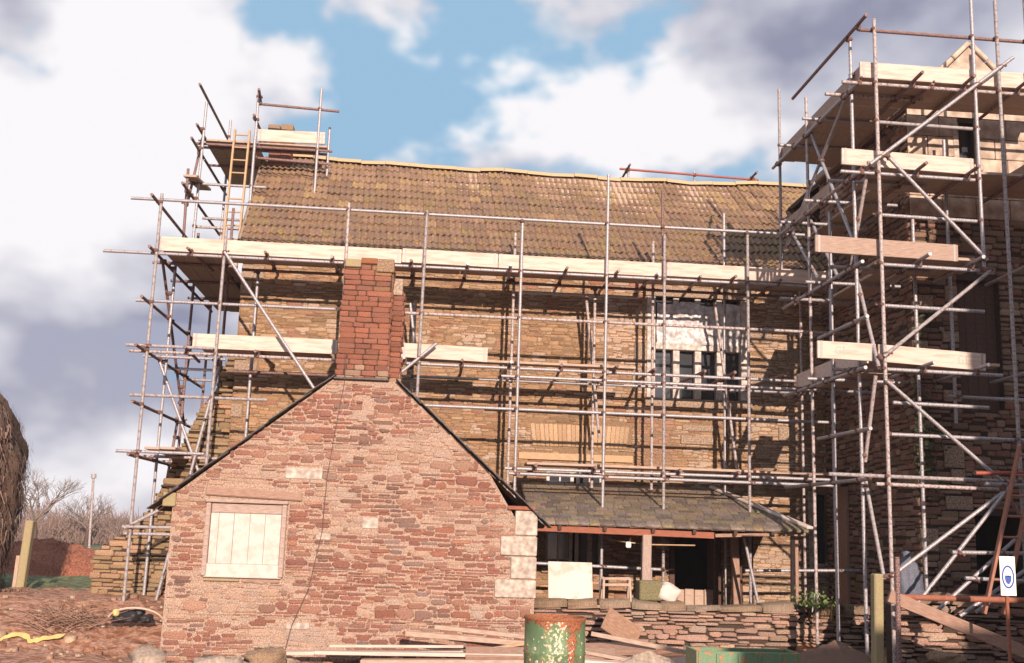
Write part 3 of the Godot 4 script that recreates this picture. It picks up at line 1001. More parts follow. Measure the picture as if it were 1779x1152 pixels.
func make_brick_stack(t: Node3D, O: Vector3) -> void:
	var ch := Node3D.new()
	ch.name = "chimney"
	t.add_child(ch, true)
	ch.global_position = O + Vector3(-0.83, 3.5, -0.3)
	mi(ch, "core", box(0.64, 1.64, 0.56, 0.01), M.mortar_dark, at(O + Vector3(-0.83, 4.36, -0.30)))
	mi(ch, "core", box(0.24, 1.50, 0.46, 0.01), M.mortar_dark, at(O + Vector3(-0.48, 4.18, -0.55)))
	var cb := func(u, v):
		if v > 1.25 and rng.randf() < 0.3: return tone(Color(0.34, 0.19, 0.11), 0.2)
		if v < 0.25 and rng.randf() < 0.5: return tone(Color(0.42, 0.29, 0.22), 0.2)
		return tone(Color(0.31, 0.135, 0.095), 0.22)
	var bo := {"h0": 0.069, "h1": 0.074, "w0": 0.17, "w1": 0.235, "gap": 0.009, "d0": 0.004, "d1": 0.034, "mat": M.brick, "cut": 0.4, "jit": 0.16, "straight": true, "name": "brick"}
	var taper := func(va, _vb): return [[-0.36 + va * 0.03 + rng.randf_range(-0.015, 0.02), 0.33 - va * 0.005 + rng.randf_range(-0.02, 0.015)]]
	rubble(ch, Vector3(-0.83, 3.56, GABLE - 0.02), X, Y, Z, 0.0, 1.58, taper, bo, cb)
	rubble(ch, Vector3(-0.51, 3.56, GABLE - 0.30), -Z, Y, X, 0.0, 1.58, func(_a, _b): return [[-0.27, 0.27]], bo, cb)
	rubble(ch, Vector3(-0.48, 3.45, GABLE - 0.32), X, Y, Z, 0.0, 1.36, func(_a, _b): return [[-0.03, 0.125]], bo, cb)
	rubble(ch, Vector3(-0.36, 3.45, GABLE - 0.55), -Z, Y, X, 0.0, 1.42, func(_a, _b): return [[-0.23, 0.23]], bo, cb)
	block(ch, "cap_stone", O + Vector3(0, 0, -0.02), X, Y, Z, [-1.14, 5.09, -0.93, 5.2], 0.05, M.post_lichen, 0.3)
	block(ch, "cap_stone", O + Vector3(0, 0, -0.02), X, Y, Z, [-0.72, 5.04, -0.49, 5.22], 0.04, M.boulder, 0.3)
	block(ch, "cap_stone", O + Vector3(0, 0, -0.02), X, Y, Z, [-0.93, 5.15, -0.71, 5.23], 0.02, M.rust, 0.4)
	block(ch, "cap_stone", O + Vector3(0, 0, -0.32), X, Y, Z, [-0.53, 4.80, -0.37, 5.03], 0.03, M.boulder_pale, 0.4)
	block(ch, "flashing", O, X, Y, Z, [-1.20, 3.57, -0.48, 3.60], 0.06, M.lead, 0.2)

# ---------------------------------------------------------------- porch tower
func make_tower() -> void:
	var t := thing("porch_tower", "tall narrow gabled stone porch tower wrapped in scaffolding, mostly in shade", "tower", Vector3(7.68, 0, TOWER))
	var O := Vector3(0, 0, TOWER)
	var holes := [[7.46, 7.05, 7.70, 7.68], [7.34, 3.5, 7.95, 5.35], [7.45, 0.2, 8.2, 2.1]]
	var st := begin()
	slab_into(st, O, X, Y, Z, PackedVector2Array([Vector2(6.70, -0.3), Vector2(8.66, -0.3), Vector2(8.66, 7.86), Vector2(7.68, 8.86), Vector2(6.70, 7.86)]), holes, 0.4)
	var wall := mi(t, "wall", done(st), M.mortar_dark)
	st = begin()
	slab_into(st, O + Vector3(6.70, 0, -0.401), -Z, Y, -X, PackedVector2Array([Vector2(0, -0.3), Vector2(3.02, -0.3), Vector2(3.02, 7.84), Vector2(0, 7.84)]), [], 0.35)
	slab_into(st, O + Vector3(8.66, 0, -0.401), -Z, Y, X, PackedVector2Array([Vector2(0, -0.3), Vector2(3.02, -0.3), Vector2(3.02, 7.84), Vector2(0, 7.84)]), [], 0.35)
	var side := mi(t, "wall", done(st), M.mortar_dark)
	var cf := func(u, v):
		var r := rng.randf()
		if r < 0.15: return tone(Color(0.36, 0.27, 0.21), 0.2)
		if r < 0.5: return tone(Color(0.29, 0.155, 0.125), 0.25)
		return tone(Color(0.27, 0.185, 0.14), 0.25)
	# smooth upper storey of large dressed blocks, window surround
	var blocks := []
	var y := 6.25
	var row := 0
	while y < 7.6:
		var h := 0.30
		var l := 6.70
		var r := 8.66
		if y > 7.7:
			var f := (y + h - 7.86) / 1.0
			l = 6.70 + maxf(0.0, f) * 0.98 + 0.02
			r = 8.66 - maxf(0.0, f) * 0.98 - 0.02
		for sp in cutspans(l, r, [holes[0]], y, y + h):
			var u: float = sp[0]
			var w := 0.30 if row % 2 else 0.48
			while u < sp[1] - 0.02:
				var e := minf(u + w, sp[1])
				if sp[1] - e < 0.15: e = sp[1]
				blocks.append([u + 0.003, y + 0.003, e - 0.003, minf(y + h, 8.8) - 0.003])
				u = e
				w = 0.5
		y += h
		row += 1
	st = begin()
	slab_into(st, O + Z * 0.018, X, Y, Z, PackedVector2Array([Vector2(6.71, 7.755), Vector2(8.65, 7.755), Vector2(8.65, 7.86), Vector2(7.68, 8.85), Vector2(6.71, 7.86)]), [], 0.016)
	mi(wall, "gable_top", done(st), M.towerstone)
	for b in blocks:
		block(wall, "dressed_stone", O, X, Y, Z, b, 0.018, M.towerstone)
	var quoins := [[6.69, 4.85, 6.98, 5.10], [6.69, 5.55, 6.90, 5.80], [6.69, 4.2, 6.88, 4.45], [7.16, 5.02, 7.33, 5.25], [7.10, 4.45, 7.33, 4.6], [7.20, 3.95, 7.33, 4.2], [7.08, 3.62, 7.33, 3.78], [7.05, 2.72, 7.33, 3.02], [7.05, 2.16, 7.42, 2.34], [7.14, 2.5, 7.33, 2.70], [6.69, 3.1, 6.92, 3.35], [6.69, 1.6, 6.92, 1.9]]
	for q in quoins:
		block(wall, "quoin", O, X, Y, Z, q, 0.03, M.limestone)
	var skip := holes.duplicate()
	skip.append_array(quoins)
	rubble(wall, O, X, Y, Z, -0.1, 6.25, func(va, vb): return cutspans(6.70, 8.66, skip, va, vb), {"h0": 0.05, "h1": 0.11, "w0": 0.12, "w1": 0.36, "gap": 0.012, "d0": 0.008, "d1": 0.035, "mat": M.stone, "missing": 0.02}, cf, 180)
	rubble(side, O + Vector3(6.70, 0, 0), Z, Y, -X, -0.1, 7.8, func(va, vb): return cutspans(-3.4, 0.0, [[-2.95, 0.1, -2.45, 2.6]], va, vb), {"h0": 0.05, "h1": 0.11, "w0": 0.12, "w1": 0.36, "gap": 0.012, "d0": 0.008, "d1": 0.03, "mat": M.stone, "missing": 0.02}, cf, 120)
	block(side, "pilaster", O + Vector3(6.70, 0, 0), Z, Y, -X, [-2.92, 0.1, -2.48, 2.55], 0.05, M.timber)
	for i in 4:
		block(wall, "dark_fill", O, X, Y, Z, [7.345 + i * 0.15, 3.51, 7.49 + i * 0.15, 5.34], -0.1, M.timber_dark, 0.15)  # boards added, coloured dark so the window opening reads as shade
	for h in [[7.46, 7.05, 7.70, 7.68]]:
		var w := Node3D.new()
		w.name = "window"
		t.add_child(w, true)
		w.global_position = O + Vector3(h[0], h[1], 0)
		mi(w, "pane", box(snappedf(h[2] - h[0], 0.01), snappedf(h[3] - h[1], 0.01), 0.006, 0.001), M.glass, at(O + Vector3((h[0] + h[2]) * 0.5, (h[1] + h[3]) * 0.5, -0.12)))
		block(w, "jamb", O, X, Y, Z, [h[0] - 0.08, h[1], h[0] - 0.002, h[3]], 0.03, M.ashlar, 0.1)
		block(w, "jamb", O, X, Y, Z, [h[2] + 0.002, h[1], h[2] + 0.08, h[3]], 0.03, M.ashlar, 0.1)
		block(w, "sill", O, X, Y, Z, [h[0] - 0.1, h[1] - 0.09, h[2] + 0.1, h[1] - 0.004], 0.05, M.ashlar, 0.1)
	# coped gable, eaves slab and roof
	for sd in [[6.64, 7.86, 7.68, 8.92], [8.72, 7.86, 7.68, 8.92]]:
		var n := 4
		for i in n:
			var a := Vector3(lerpf(sd[0], sd[2], float(i) / n), lerpf(sd[1], sd[3], float(i) / n), TOWER - 0.12)
			var b := Vector3(lerpf(sd[0], sd[2], (i + 1.0) / n - 0.006), lerpf(sd[1], sd[3], (i + 1.0) / n - 0.006), TOWER - 0.12)
			beam(t, "coping", a, b, 0.07, 0.36, M.towerstone, 0.0, 0.012)
	for sd in [6.64, 8.72]:
		beam(t, "eaves_slab", Vector3(sd, 7.86, TOWER - 0.32), Vector3(sd, 7.86, -17.5), 0.13, 0.16, M.limestone, 0.0, 0.02)
	st = begin()
	slab_into(st, Vector3(7.68, 8.84, -16.0), Vector3(-1.04, -1.0, 0).normalized(), -Z, Vector3(-1.0, 1.04, 0).normalized(), PackedVector2Array([Vector2(0.0, -1.5), Vector2(1.46, -1.5), Vector2(1.46, 3.9), Vector2(0.0, 3.9)]), [], 0.06)
	slab_into(st, Vector3(7.68, 8.84, -16.0), Vector3(1.04, -1.0, 0).normalized(), -Z, Vector3(1.0, 1.04, 0).normalized(), PackedVector2Array([Vector2(0.0, -1.5), Vector2(1.46, -1.5), Vector2(1.46, 3.9), Vector2(0.0, 3.9)]), [], 0.06)
	mi(t, "roof", done(st), M.lead)
	# ivy on the corner
	var ivy := buf()
	for k in 520:
		var yy := 2.2 + rng.randf() * 3.0 * rng.randf() + rng.randf() * 0.8
		var u := 6.62 + absf(rng.randfn(0.0, 0.16))
		var c := tone(Color(0.045, 0.06, 0.025), 0.35)
		leaf_into(ivy, Vector3(u, yy, TOWER + rng.randf_range(0.03, 0.16)), rng.randf_range(0.025, 0.05), c)
	tag(stuff(mi(self, "ivy", buf_mesh(ivy), M.leaf)), "dark ivy leaves clinging to the shaded tower corner", "ivy")

func leaf_into(b: Dictionary, p: Vector3, s: float, c: Color) -> void:
	var n := Vector3(rng.randf_range(-1, 1), rng.randf_range(-0.3, 1), rng.randf_range(-0.3, 1)).normalized()
	var u := n.cross(Vector3(rng.randf_range(-1, 1), rng.randf_range(-1, 1), rng.randf_range(-1, 1))).normalized()
	var v := n.cross(u)
	var k: int = b.v.size()
	for q in [u * s, v * s * 0.55, -u * s, -v * s * 0.55]:
		b.v.append(p + q)
		b.n.append(n)
		b.c.append(c)
	b.i.append_array(PackedInt32Array([k, k + 2, k + 1, k, k + 3, k + 2]))

# ---------------------------------------------------------------- veranda
func make_veranda() -> void:
	var t := thing("veranda", "low slate-roofed veranda with rusty-red eaves beam between gable and tower", "veranda", Vector3(3.6, 0.3, -15.8))
	var eave := Vector3(0, 1.84, -15.55)
	var top := Vector3(0, 2.46, -17.54)
	var V := (top - eave).normalized()
	var N := X.cross(V).normalized()
	if N.y < 0.0: N = -N
	var L := eave.distance_to(top)
	var st := begin()
	slab_into(st, eave - N * 0.012, X, V, N, PackedVector2Array([Vector2(1.60, 0), Vector2(5.62, 0), Vector2(4.76, L), Vector2(1.60, L)]), [], 0.03)
	# hipped end
	var hip := [Vector3(5.62, 1.84, -15.55), Vector3(5.66, 1.84, -17.54), Vector3(4.76, 2.46, -17.54)]
	oriented(st, [hip[0] - N * 0.015, hip[1] - N * 0.015, hip[2] - N * 0.015], Vector3(0.5, 1, 0))
	var roof := mi(t, "roof", done(st), M.timber_dark)
	var g := 0.125
	var r := 0
	while r * g < L - 0.05:
		var f := r * g / L
		var x := 1.60 - (0.12 if r % 2 else 0.0)
		var x1 := lerpf(5.66, 4.80, f)
		while x < x1 - 0.06:
			var w := rng.randf_range(0.13, 0.27)
			var e := minf(x + w, x1)
			var b := buf()
			var lichen := bumps.get_noise_2d(x * 5.0, r * 1.4 + 40.0)
			var c := tone(Color(0.225, 0.20, 0.20), 0.26)
			if lichen > 0.12: c = tone(Color(0.29, 0.26, 0.19), 0.24)
			elif lichen < -0.22: c = tone(Color(0.32, 0.275, 0.255), 0.16)
			if rng.randf() < 0.05: c = tone(Color(0.32, 0.27, 0.2), 0.1)
			stone_into(b, {"w": e - maxf(x, 1.6) - 0.006, "h": g + 0.045, "d": 0.008, "col": c, "cut": 0.12, "jit": 0.09}, Vector3.ZERO, X, V, N)
			var tilt := Basis(X, 0.075 + rng.randf_range(-0.015, 0.015)) * Basis(N, rng.randf_range(-0.02, 0.02))
			if rng.randf() > 0.02:
				mi(roof, "slate", buf_mesh(b), M.slate, Transform3D(tilt, eave + X * (maxf(x, 1.6) + e) * 0.5 + V * (r * g + g * 0.5 - 0.03) + N * 0.012))
			x += w
		r += 1
	beam(roof, "hip_strip", Vector3(5.66, 1.87, -15.52), Vector3(4.74, 2.51, -17.54), 0.045, 0.12, M.paint_white, 0.0, 0.012)
	beam(t, "eaves_beam", Vector3(1.56, 1.75, -15.62), Vector3(4.25, 1.72, -15.62), 0.09, 0.09, M.timber_red)
	beam(t, "eaves_beam", Vector3(4.27, 1.72, -15.63), Vector3(5.58, 1.78, -15.63), 0.05, 0.08, M.timber)
	beam(t, "fascia", Vector3(1.6, 1.81, -15.545), Vector3(5.6, 1.81, -15.545), 0.035, 0.02, M.timber)
	for x in [2.0, 2.65, 3.35, 3.95, 4.55, 5.1]:
		beam(roof, "rafter", eave + X * x - N * 0.07 - V * 0.05, eave + X * x - N * 0.07 + V * (L - 0.05), 0.07, 0.05, M.timber_dark)
	for p in [[3.27, 0.13], [5.45, 0.10]]:
		beam(t, "post", Vector3(p[0] - 0.02, 0.25, -15.62), Vector3(p[0], 1.70, -15.62), p[1], p[1], M.timber_grey if p[0] < 4 else M.timber, 0.0, 0.012)
	beam(t, "post", Vector3(4.88, 0.25, -16.6), Vector3(4.84, 1.95, -16.6), 0.11, 0.11, M.timber, 0.0, 0.012)
	for x in [5.02, 5.2]:
		beam(t, "stud", Vector3(x, 0.3, -16.9), Vector3(x, 1.9, -16.9), 0.05, 0.05, M.timber_dark)
	mi(t, "tie", sweep([Vector3(2.75, 1.62, -15.9), Vector3(3.3, 1.56, -15.9), Vector3(4.05, 1.57, -15.9)], 0.012, 6), M.ladder_wood)
	# lamp holder
	var l := thing("festoon_lamp", "small white lamp holder hanging under the veranda eaves", "lamp", Vector3(3.03, 1.55, -15.75))
	mi(l, "housing", box(0.075, 0.085, 0.06, 0.012), M.white_plain, at(Vector3(3.03, 1.55, -15.75)))
	mi(l, "cord", sweep([Vector3(3.05, 1.59, -15.75), Vector3(3.06, 1.66, -15.72), Vector3(3.05, 1.72, -15.66)], 0.01, 6), M.cable)

# ---------------------------------------------------------------- low walls
func low_wall(called: String, label: String, x0: float, x1: float, z: float, y0: float, y1: float, cf: Callable, keep: int) -> Node3D:
	var t := thing(called, label, "wall", Vector3((x0 + x1) * 0.5, y0, z))
	mi(t, "core", box(x1 - x0 - 0.02, y1 - y0, 0.34, 0.01), M.mortar_dark, at(Vector3((x0 + x1) * 0.5, (y0 + y1) * 0.5 - 0.02, z - 0.19)))
	rubble(t, Vector3(0, 0, z - 0.02), X, Y, Z, y0, y1, func(_a, _b): return [[x0 + rng.randf_range(-0.02, 0.02), x1 + rng.randf_range(-0.02, 0.02)]], {"h0": 0.032, "h1": 0.088, "w0": 0.12, "w1": 0.46, "gap": 0.010, "d0": 0.03, "d1": 0.09, "mat": M.stone, "missing": 0.01, "cut": 0.95, "jit": 0.3, "split": 0.2}, cf, keep)
	var x := x0
	while x < x1 - 0.1:
		var w := minf(rng.randf_range(0.32, 0.62), x1 + 0.04 - x)
		var b := buf()
		stone_into(b, {"w": w - 0.02, "h": 0.42, "d": rng.randf_range(0.035, 0.10), "col": tone(Color(0.30, 0.235, 0.18), 0.2), "cut": 0.22, "jit": 0.14}, Vector3.ZERO, X, -Z, Y)
		mi(t, "cap_stone", buf_mesh(b), M.stone, Transform3D(Basis(Z, rng.randf_range(-0.07, 0.07)) * Basis(X, rng.randf_range(-0.05, 0.05)), Vector3(x + w * 0.5, y1 + rng.randf_range(0.0, 0.02), z - 0.16)))
		x += w
	return t

func make_garden_walls() -> void:
	var sunny := func(_u, _v):
		var r := rng.randf()
		if r < 0.2: return tone(Color(0.48, 0.38, 0.32), 0.15)
		if r < 0.36: return tone(Color(0.32, 0.25, 0.21), 0.2)
		return tone(Color(0.42, 0.29, 0.25), 0.18)
	low_wall("low_stone_wall", "sunlit low drystone wall in front of the veranda", 1.56, 5.12, -14.6, 0.05, 0.74, sunny, 200)
	low_wall("low_stone_wall", "shaded low stone wall set back beside the yellow-green post", 5.14, 6.5, -15.35, 0.05, 0.70, sunny, 60)
	low_wall("low_stone_wall", "shaded stone wall under the brown rail by the blue sign", 5.98, 8.6, -13.45, 0.0, 0.96, sunny, 100)
	# ruined wall falling away left of the house
	var t := thing("ruined_wall", "sloping ruined stone wall falling away beyond the scaffolded house end", "wall", Vector3(-4.0, 0.4, -17.7))
	var poly := [Vector2(-5.02, 0.2), Vector2(-5.02, 1.16), Vector2(-4.5, 1.55), Vector2(-4.2, 1.9), Vector2(-3.93, 2.62), Vector2(-3.56, 3.52), Vector2(-3.36, 3.80), Vector2(-3.22, 4.3), Vector2(-3.09, 4.4), Vector2(-3.09, 0.2)]
	var st := begin()
	slab_into(st, Vector3(0, 0, -17.72), X, Y, Z, PackedVector2Array(poly), [], 0.5)
	mi(t, "core", done(st), M.mortar_dark)
	var edge := func(va, vb):
		var vm: float = (va + vb) * 0.5
		var l := -5.02
		for k in range(1, 8):
			if vm > poly[k].y and vm <= poly[k + 1].y:
				l = lerpf(poly[k].x, poly[k + 1].x, (vm - poly[k].y) / (poly[k + 1].y - poly[k].y))
		return [[l - rng.randf_range(0.0, 0.05), -3.09]]
	var cf := func(_u, v):
		return tone(Color(0.34, 0.25, 0.15), 0.18) if rng.randf() < 0.8 else tone(Color(0.42, 0.28, 0.19), 0.2)
	rubble(t, Vector3(0, 0, -17.72), X, Y, Z, 0.3, 4.38, edge, {"h0": 0.05, "h1": 0.10, "w0": 0.12, "w1": 0.36, "gap": 0.010, "d0": 0.02, "d1": 0.06, "mat": M.stone, "missing": 0.01}, cf, 260)

# ---------------------------------------------------------------- what throws the shade from the right
func plain_house(t: Node3D, x0: float, x1: float, z0: float, z1: float, eaves: float, ridge: float, door: Array) -> void:
	var st := begin()
	var front := PackedVector2Array([Vector2(x0, -0.3), Vector2(x1, -0.3), Vector2(x1, eaves), Vector2(x0, eaves)])
	slab_into(st, Vector3(0, 0, z0), X, Y, -Z, front, [door], 0.5)
	slab_into(st, Vector3(0, 0, z1), X, Y, Z, front, [], 0.5)
	var zm := (z0 + z1) * 0.5
	for x in [x0, x1]:
		slab_into(st, Vector3(x, 0, 0), -Z, Y, -X if x == x0 else X, PackedVector2Array([Vector2(-z1 + 0.51, -0.3), Vector2(-z0 - 0.51, -0.3), Vector2(-z0 - 0.51, eaves), Vector2(-zm, ridge - 0.15), Vector2(-z1 + 0.51, eaves)]), [], 0.5)
	mi(t, "wall", done(st), M.mortar_ochre)
	st = begin()
	var half := (z1 - z0) * 0.5
	for s in [-1.0, 1.0]:
		slab_into(st, Vector3(0, ridge, zm), X, Vector3(0, eaves - ridge, half * s).normalized(), Vector3(0, half, (ridge - eaves) * s).normalized(), PackedVector2Array([Vector2(x0 - 0.1, 0), Vector2(x1 + 0.1, 0), Vector2(x1 + 0.1, Vector2(half, ridge - eaves).length() + 0.1), Vector2(x0 - 0.1, Vector2(half, ridge - eaves).length() + 0.1)]), [], 0.08)
	mi(t, "roof", done(st), M.lead)
	for i in int((door[2] - door[0]) / 0.3):
		mi(t, "plank", box(door[3] - door[1], 0.29, 0.05), M.timber_dark, Transform3D(Basis(Y, -X, Z), Vector3(door[0] + 0.15 + i * 0.3, (door[1] + door[3]) * 0.5, z0 + 0.2)))

func make_buildings_outside() -> void:
	var t := thing("stone_barn", "tall stone barn standing out of view on the yard's sunny side", "barn", Vector3(10.8, 0, -5.2))
	plain_house(t, 8.5, 13.5, -9.5, -1.0, 8.0, 9.4, [9.6, 0.1, 11.4, 3.2])  # unseen building, length and height shaped to shade the tower
	var s := thing("added_shade_house", "lower stone building added out of view behind the viewpoint for its shade", "shade_block", Vector3(8.5, 0, 5.0))
	plain_house(s, 5.6, 12.0, 3.0, 7.5, 4.6, 6.2, [6.5, 0.1, 7.7, 2.1])  # unseen building put in for its shade on heap and trough

# ---------------------------------------------------------------- scaffolding
func scaffold(called: String, label: String, base: Vector3) -> Dictionary:
	return {"node": thing(called, label, "scaffolding", base), "tubes": []}

func tb(S: Dictionary, kind: String, a: Vector3, b: Vector3, m := "tube") -> void:
	if m == "tube":
		m = ["tube", "tube", "tube", "tube_dull", "tube_worn"][rng.randi() % 5]
	bar(S.node, kind, a, b, M[m])
	S.tubes.append([a, b])

func standard(S: Dictionary, x: float, z: float, y0: float, y1: float, m := "tube", lean := 0.0) -> void:
	tb(S, "standard", Vector3(x, y0, z), Vector3(x + lean, y1, z), m)

func coupler_mesh() -> ArrayMesh:
	if not cache.has("coupler"):
		var st := begin()
		box_into(st, Vector3(0.068, 0.062, 0.072), 0.016, Transform3D.IDENTITY)
		box_into(st, Vector3(0.05, 0.052, 0.105), 0.012, at(Vector3(0.012, 0.004, 0.0)))
		box_into(st, Vector3(0.085, 0.018, 0.018), 0.004, at(Vector3(0.02, 0.012, 0.045)))
		box_into(st, Vector3(0.028, 0.03, 0.03), 0.006, at(Vector3(0.06, 0.012, 0.045)))
		cache["coupler"] = done(st)
	return cache["coupler"]

func couple(S: Dictionary) -> void:
	var n: int = S.tubes.size()
	var placed := []
	for i in n:
		for j in range(i + 1, n):
			var a: Array = S.tubes[i]
			var b: Array = S.tubes[j]
			var da: Vector3 = (a[1] - a[0]).normalized()
			var db: Vector3 = (b[1] - b[0]).normalized()
			if absf(da.dot(db)) > 0.97:
				continue
			var q := Geometry3D.get_closest_points_between_segments(a[0], a[1], b[0], b[1])
			if q[0].distance_to(q[1]) > 0.10:
				continue
			var p := (q[0] + q[1]) * 0.5
			var near := false
			for o in placed:
				if o.distance_to(p) < 0.05: near = true
			if near:
				continue
			placed.append(p)
			var side := (q[1] - q[0]).normalized() if q[0].distance_to(q[1]) > 0.01 else da.cross(db).normalized()
			if absf(side.dot(da)) > 0.7: side = da.cross(db).normalized()
			side = (side - da * side.dot(da)).normalized()
			mi(S.node, "coupler", coupler_mesh(), M.coupler, Transform3D(Basis(side.cross(da).normalized() * -1.0, da, side).orthonormalized(), p))

# boards side by side along x (or along z when lengthways is "z")
func deck(S: Dictionary, a: float, b: float, rows: Array, y: float, m: String, lengthways := "x") -> void:
	for r in rows:
		var u := a
		while u < b - 0.2:
			var e := minf(u + rng.randf_range(3.2, 3.9), b + rng.randf_range(-0.12, 0.12))
			if b - e < 0.5: e = b + rng.randf_range(-0.12, 0.12)
			var yy := y + rng.randf_range(-0.004, 0.004)
			var p0 := Vector3(u, yy, r) if lengthways == "x" else Vector3(r, yy, -u)
			var p1 := Vector3(e - 0.01, yy + rng.randf_range(-0.008, 0.008), r) if lengthways == "x" else Vector3(r, yy, -e + 0.01)
			beam(S.node, "deck_board", p0, p1, 0.038, 0.222, M[m])
			u = e

func toe(S: Dictionary, a: Vector3, b: Vector3, m := "board_new") -> void:
	var o := beam(S.node, "toe_board", a, b, 0.222, 0.038, M[m])
	var L := a.distance_to(b)
	for s in [-1.0, 1.0]:
		mi(o, "end_band", box(0.03, 0.226, 0.044, 0.001), M.band, o.global_transform * Transform3D(Basis.IDENTITY, Vector3(s * (L * 0.5 - 0.05), 0, 0)))

func make_facade_scaffold() -> void:
	var S := scaffold("facade_scaffold", "long tube scaffold with pale toe boards across the house front", Vector3(1.5, 0.3, FRONT))
	# outer standards: some stand on the lean-to roof, some come up through the veranda slates
	for s in [[-3.16, 0.4, 6.12, 0.02], [-1.29, 3.42, 6.62, -0.02], [-0.12, 3.28, 6.56, 0.02], [1.40, 1.98, 6.44, 0.0], [2.73, 0.2, 7.32, 0.02], [3.67, 0.2, 6.38, -0.01], [5.0, 0.2, 6.45, 0.0], [6.33, 0.2, 6.70, 0.0]]:
		standard(S, s[0], FRONT, s[1], s[2], "tube", s[3])
	for s in [[-0.22, 3.3, 5.3], [1.36, 2.0, 6.52], [2.70, 0.2, 5.60], [3.66, 0.2, 6.50], [4.86, 0.2, 7.05], [6.15, 0.2, 5.9]]:
		standard(S, s[0], INNER, s[1], s[2])
	standard(S, 3.64, FRONT - 0.06, 6.05, 7.12, "tube_rust")
	standard(S, -2.75, INNER, 2.9, 5.6)
	var zf := FRONT - 0.052
	for l in [[2.62, 1.25, 6.9, "tube"], [3.52, -0.05, 6.45, "tube"], [4.02, 1.15, 6.45, "tube"], [4.15, -0.42, 6.4, "tube"], [4.93, -0.48, 6.5, "tube"], [5.67, -4.95, 6.45, "tube"], [6.52, -4.62, 5.95, "tube"], [4.93, -4.4, -1.36, "tube"], [4.16, -4.42, -1.3, "tube"], [3.50, -4.35, -2.35, "tube"]]:
		tb(S, "ledger", Vector3(l[1], l[0], zf), Vector3(l[2], l[0] + rng.randf_range(-0.015, 0.015), zf), l[3])
	tb(S, "ledger", Vector3(1.3, 2.54, FRONT + 0.05), Vector3(6.4, 2.53, FRONT + 0.05))
	tb(S, "ledger", Vector3(-3.1, 4.02, INNER + 0.05), Vector3(-1.35, 4.02, INNER + 0.05), "tube_rust")
	for l in [[2.60, 1.5, 6.3], [4.06, -0.4, 6.3], [5.66, -3.0, 6.3], [5.52, 1.5, 3.4]]:
		tb(S, "ledger", Vector3(l[1], l[0], INNER + 0.05), Vector3(l[2], l[0], INNER + 0.05), "tube_rust" if l[0] > 5.6 else "tube")
	for y in [5.72, 4.21]:
		for x in [-3.6, -2.5, -1.5, -0.3, 0.55, 1.25, 2.1, 2.88, 3.5, 4.25, 4.75, 5.5, 6.2]:
			if y < 5.0 and x > -1.6 and x < -0.35: continue
			var skew := rng.randf_range(-0.06, 0.06)
			tb(S, "transom", Vector3(x - skew, y, FRONT + rng.randf_range(0.08, 0.22)), Vector3(x + skew, y, WALL + 0.06), "tube_rust" if rng.randf() < 0.6 else "tube")
	for x in [1.7, 2.6, 3.9, 4.8, 5.9]:
		tb(S, "transom", Vector3(x, 2.67, FRONT + 0.15), Vector3(x + 0.03, 2.67, WALL + 0.06), "tube_rust")
	# braces
	tb(S, "brace", Vector3(-3.13, 5.72, FRONT + 0.06), Vector3(-1.50, 3.48, FRONT + 0.07))
	tb(S, "brace", Vector3(-0.45, 3.92, FRONT + 0.06), Vector3(0.14, 4.46, FRONT + 0.06))
	tb(S, "brace", Vector3(2.55, 5.45, INNER + 0.06), Vector3(2.80, 3.2, INNER + 0.06))
	tb(S, "brace", Vector3(4.68, 5.5, INNER + 0.06), Vector3(5.05, 2.7, INNER + 0.06))
	tb(S, "brace", Vector3(-0.3, 5.2, FRONT - 0.6), Vector3(-0.14, 4.2, FRONT - 0.6))
	# tubes under the veranda eaves
	tb(S, "ledger", Vector3(1.65, 1.24, FRONT + 0.05), Vector3(3.62, 1.20, FRONT + 0.05))
	tb(S, "ledger", Vector3(4.9, 1.22, FRONT + 0.05), Vector3(7.6, 1.30, FRONT + 0.05))
	tb(S, "brace", Vector3(4.82, 1.7, FRONT + 0.3), Vector3(5.12, 0.3, FRONT + 0.3))
	# decks and toe boards
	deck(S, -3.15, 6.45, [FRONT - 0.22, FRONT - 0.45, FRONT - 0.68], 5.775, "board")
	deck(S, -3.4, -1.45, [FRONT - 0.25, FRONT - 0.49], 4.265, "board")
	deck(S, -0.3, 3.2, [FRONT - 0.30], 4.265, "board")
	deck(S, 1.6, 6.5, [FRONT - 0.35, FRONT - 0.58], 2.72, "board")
	var x := -4.18
	for e in [-0.45, 1.05, 3.72, 6.36]:
		var up := rng.randf_range(-0.012, 0.012)
		toe(S, Vector3(x, 5.845 + up, FRONT - 0.085 - rng.randf_range(0, 0.006)), Vector3(e - 0.012, 5.845 + up + rng.randf_range(-0.01, 0.01), FRONT - 0.085))
		x = e
	toe(S, Vector3(-3.52, 4.36, FRONT - 0.10), Vector3(-1.36, 4.36, FRONT - 0.10))
	toe(S, Vector3(-0.40, 4.36, FRONT - 0.10), Vector3(0.93, 4.34, FRONT - 0.10))
	couple(S)

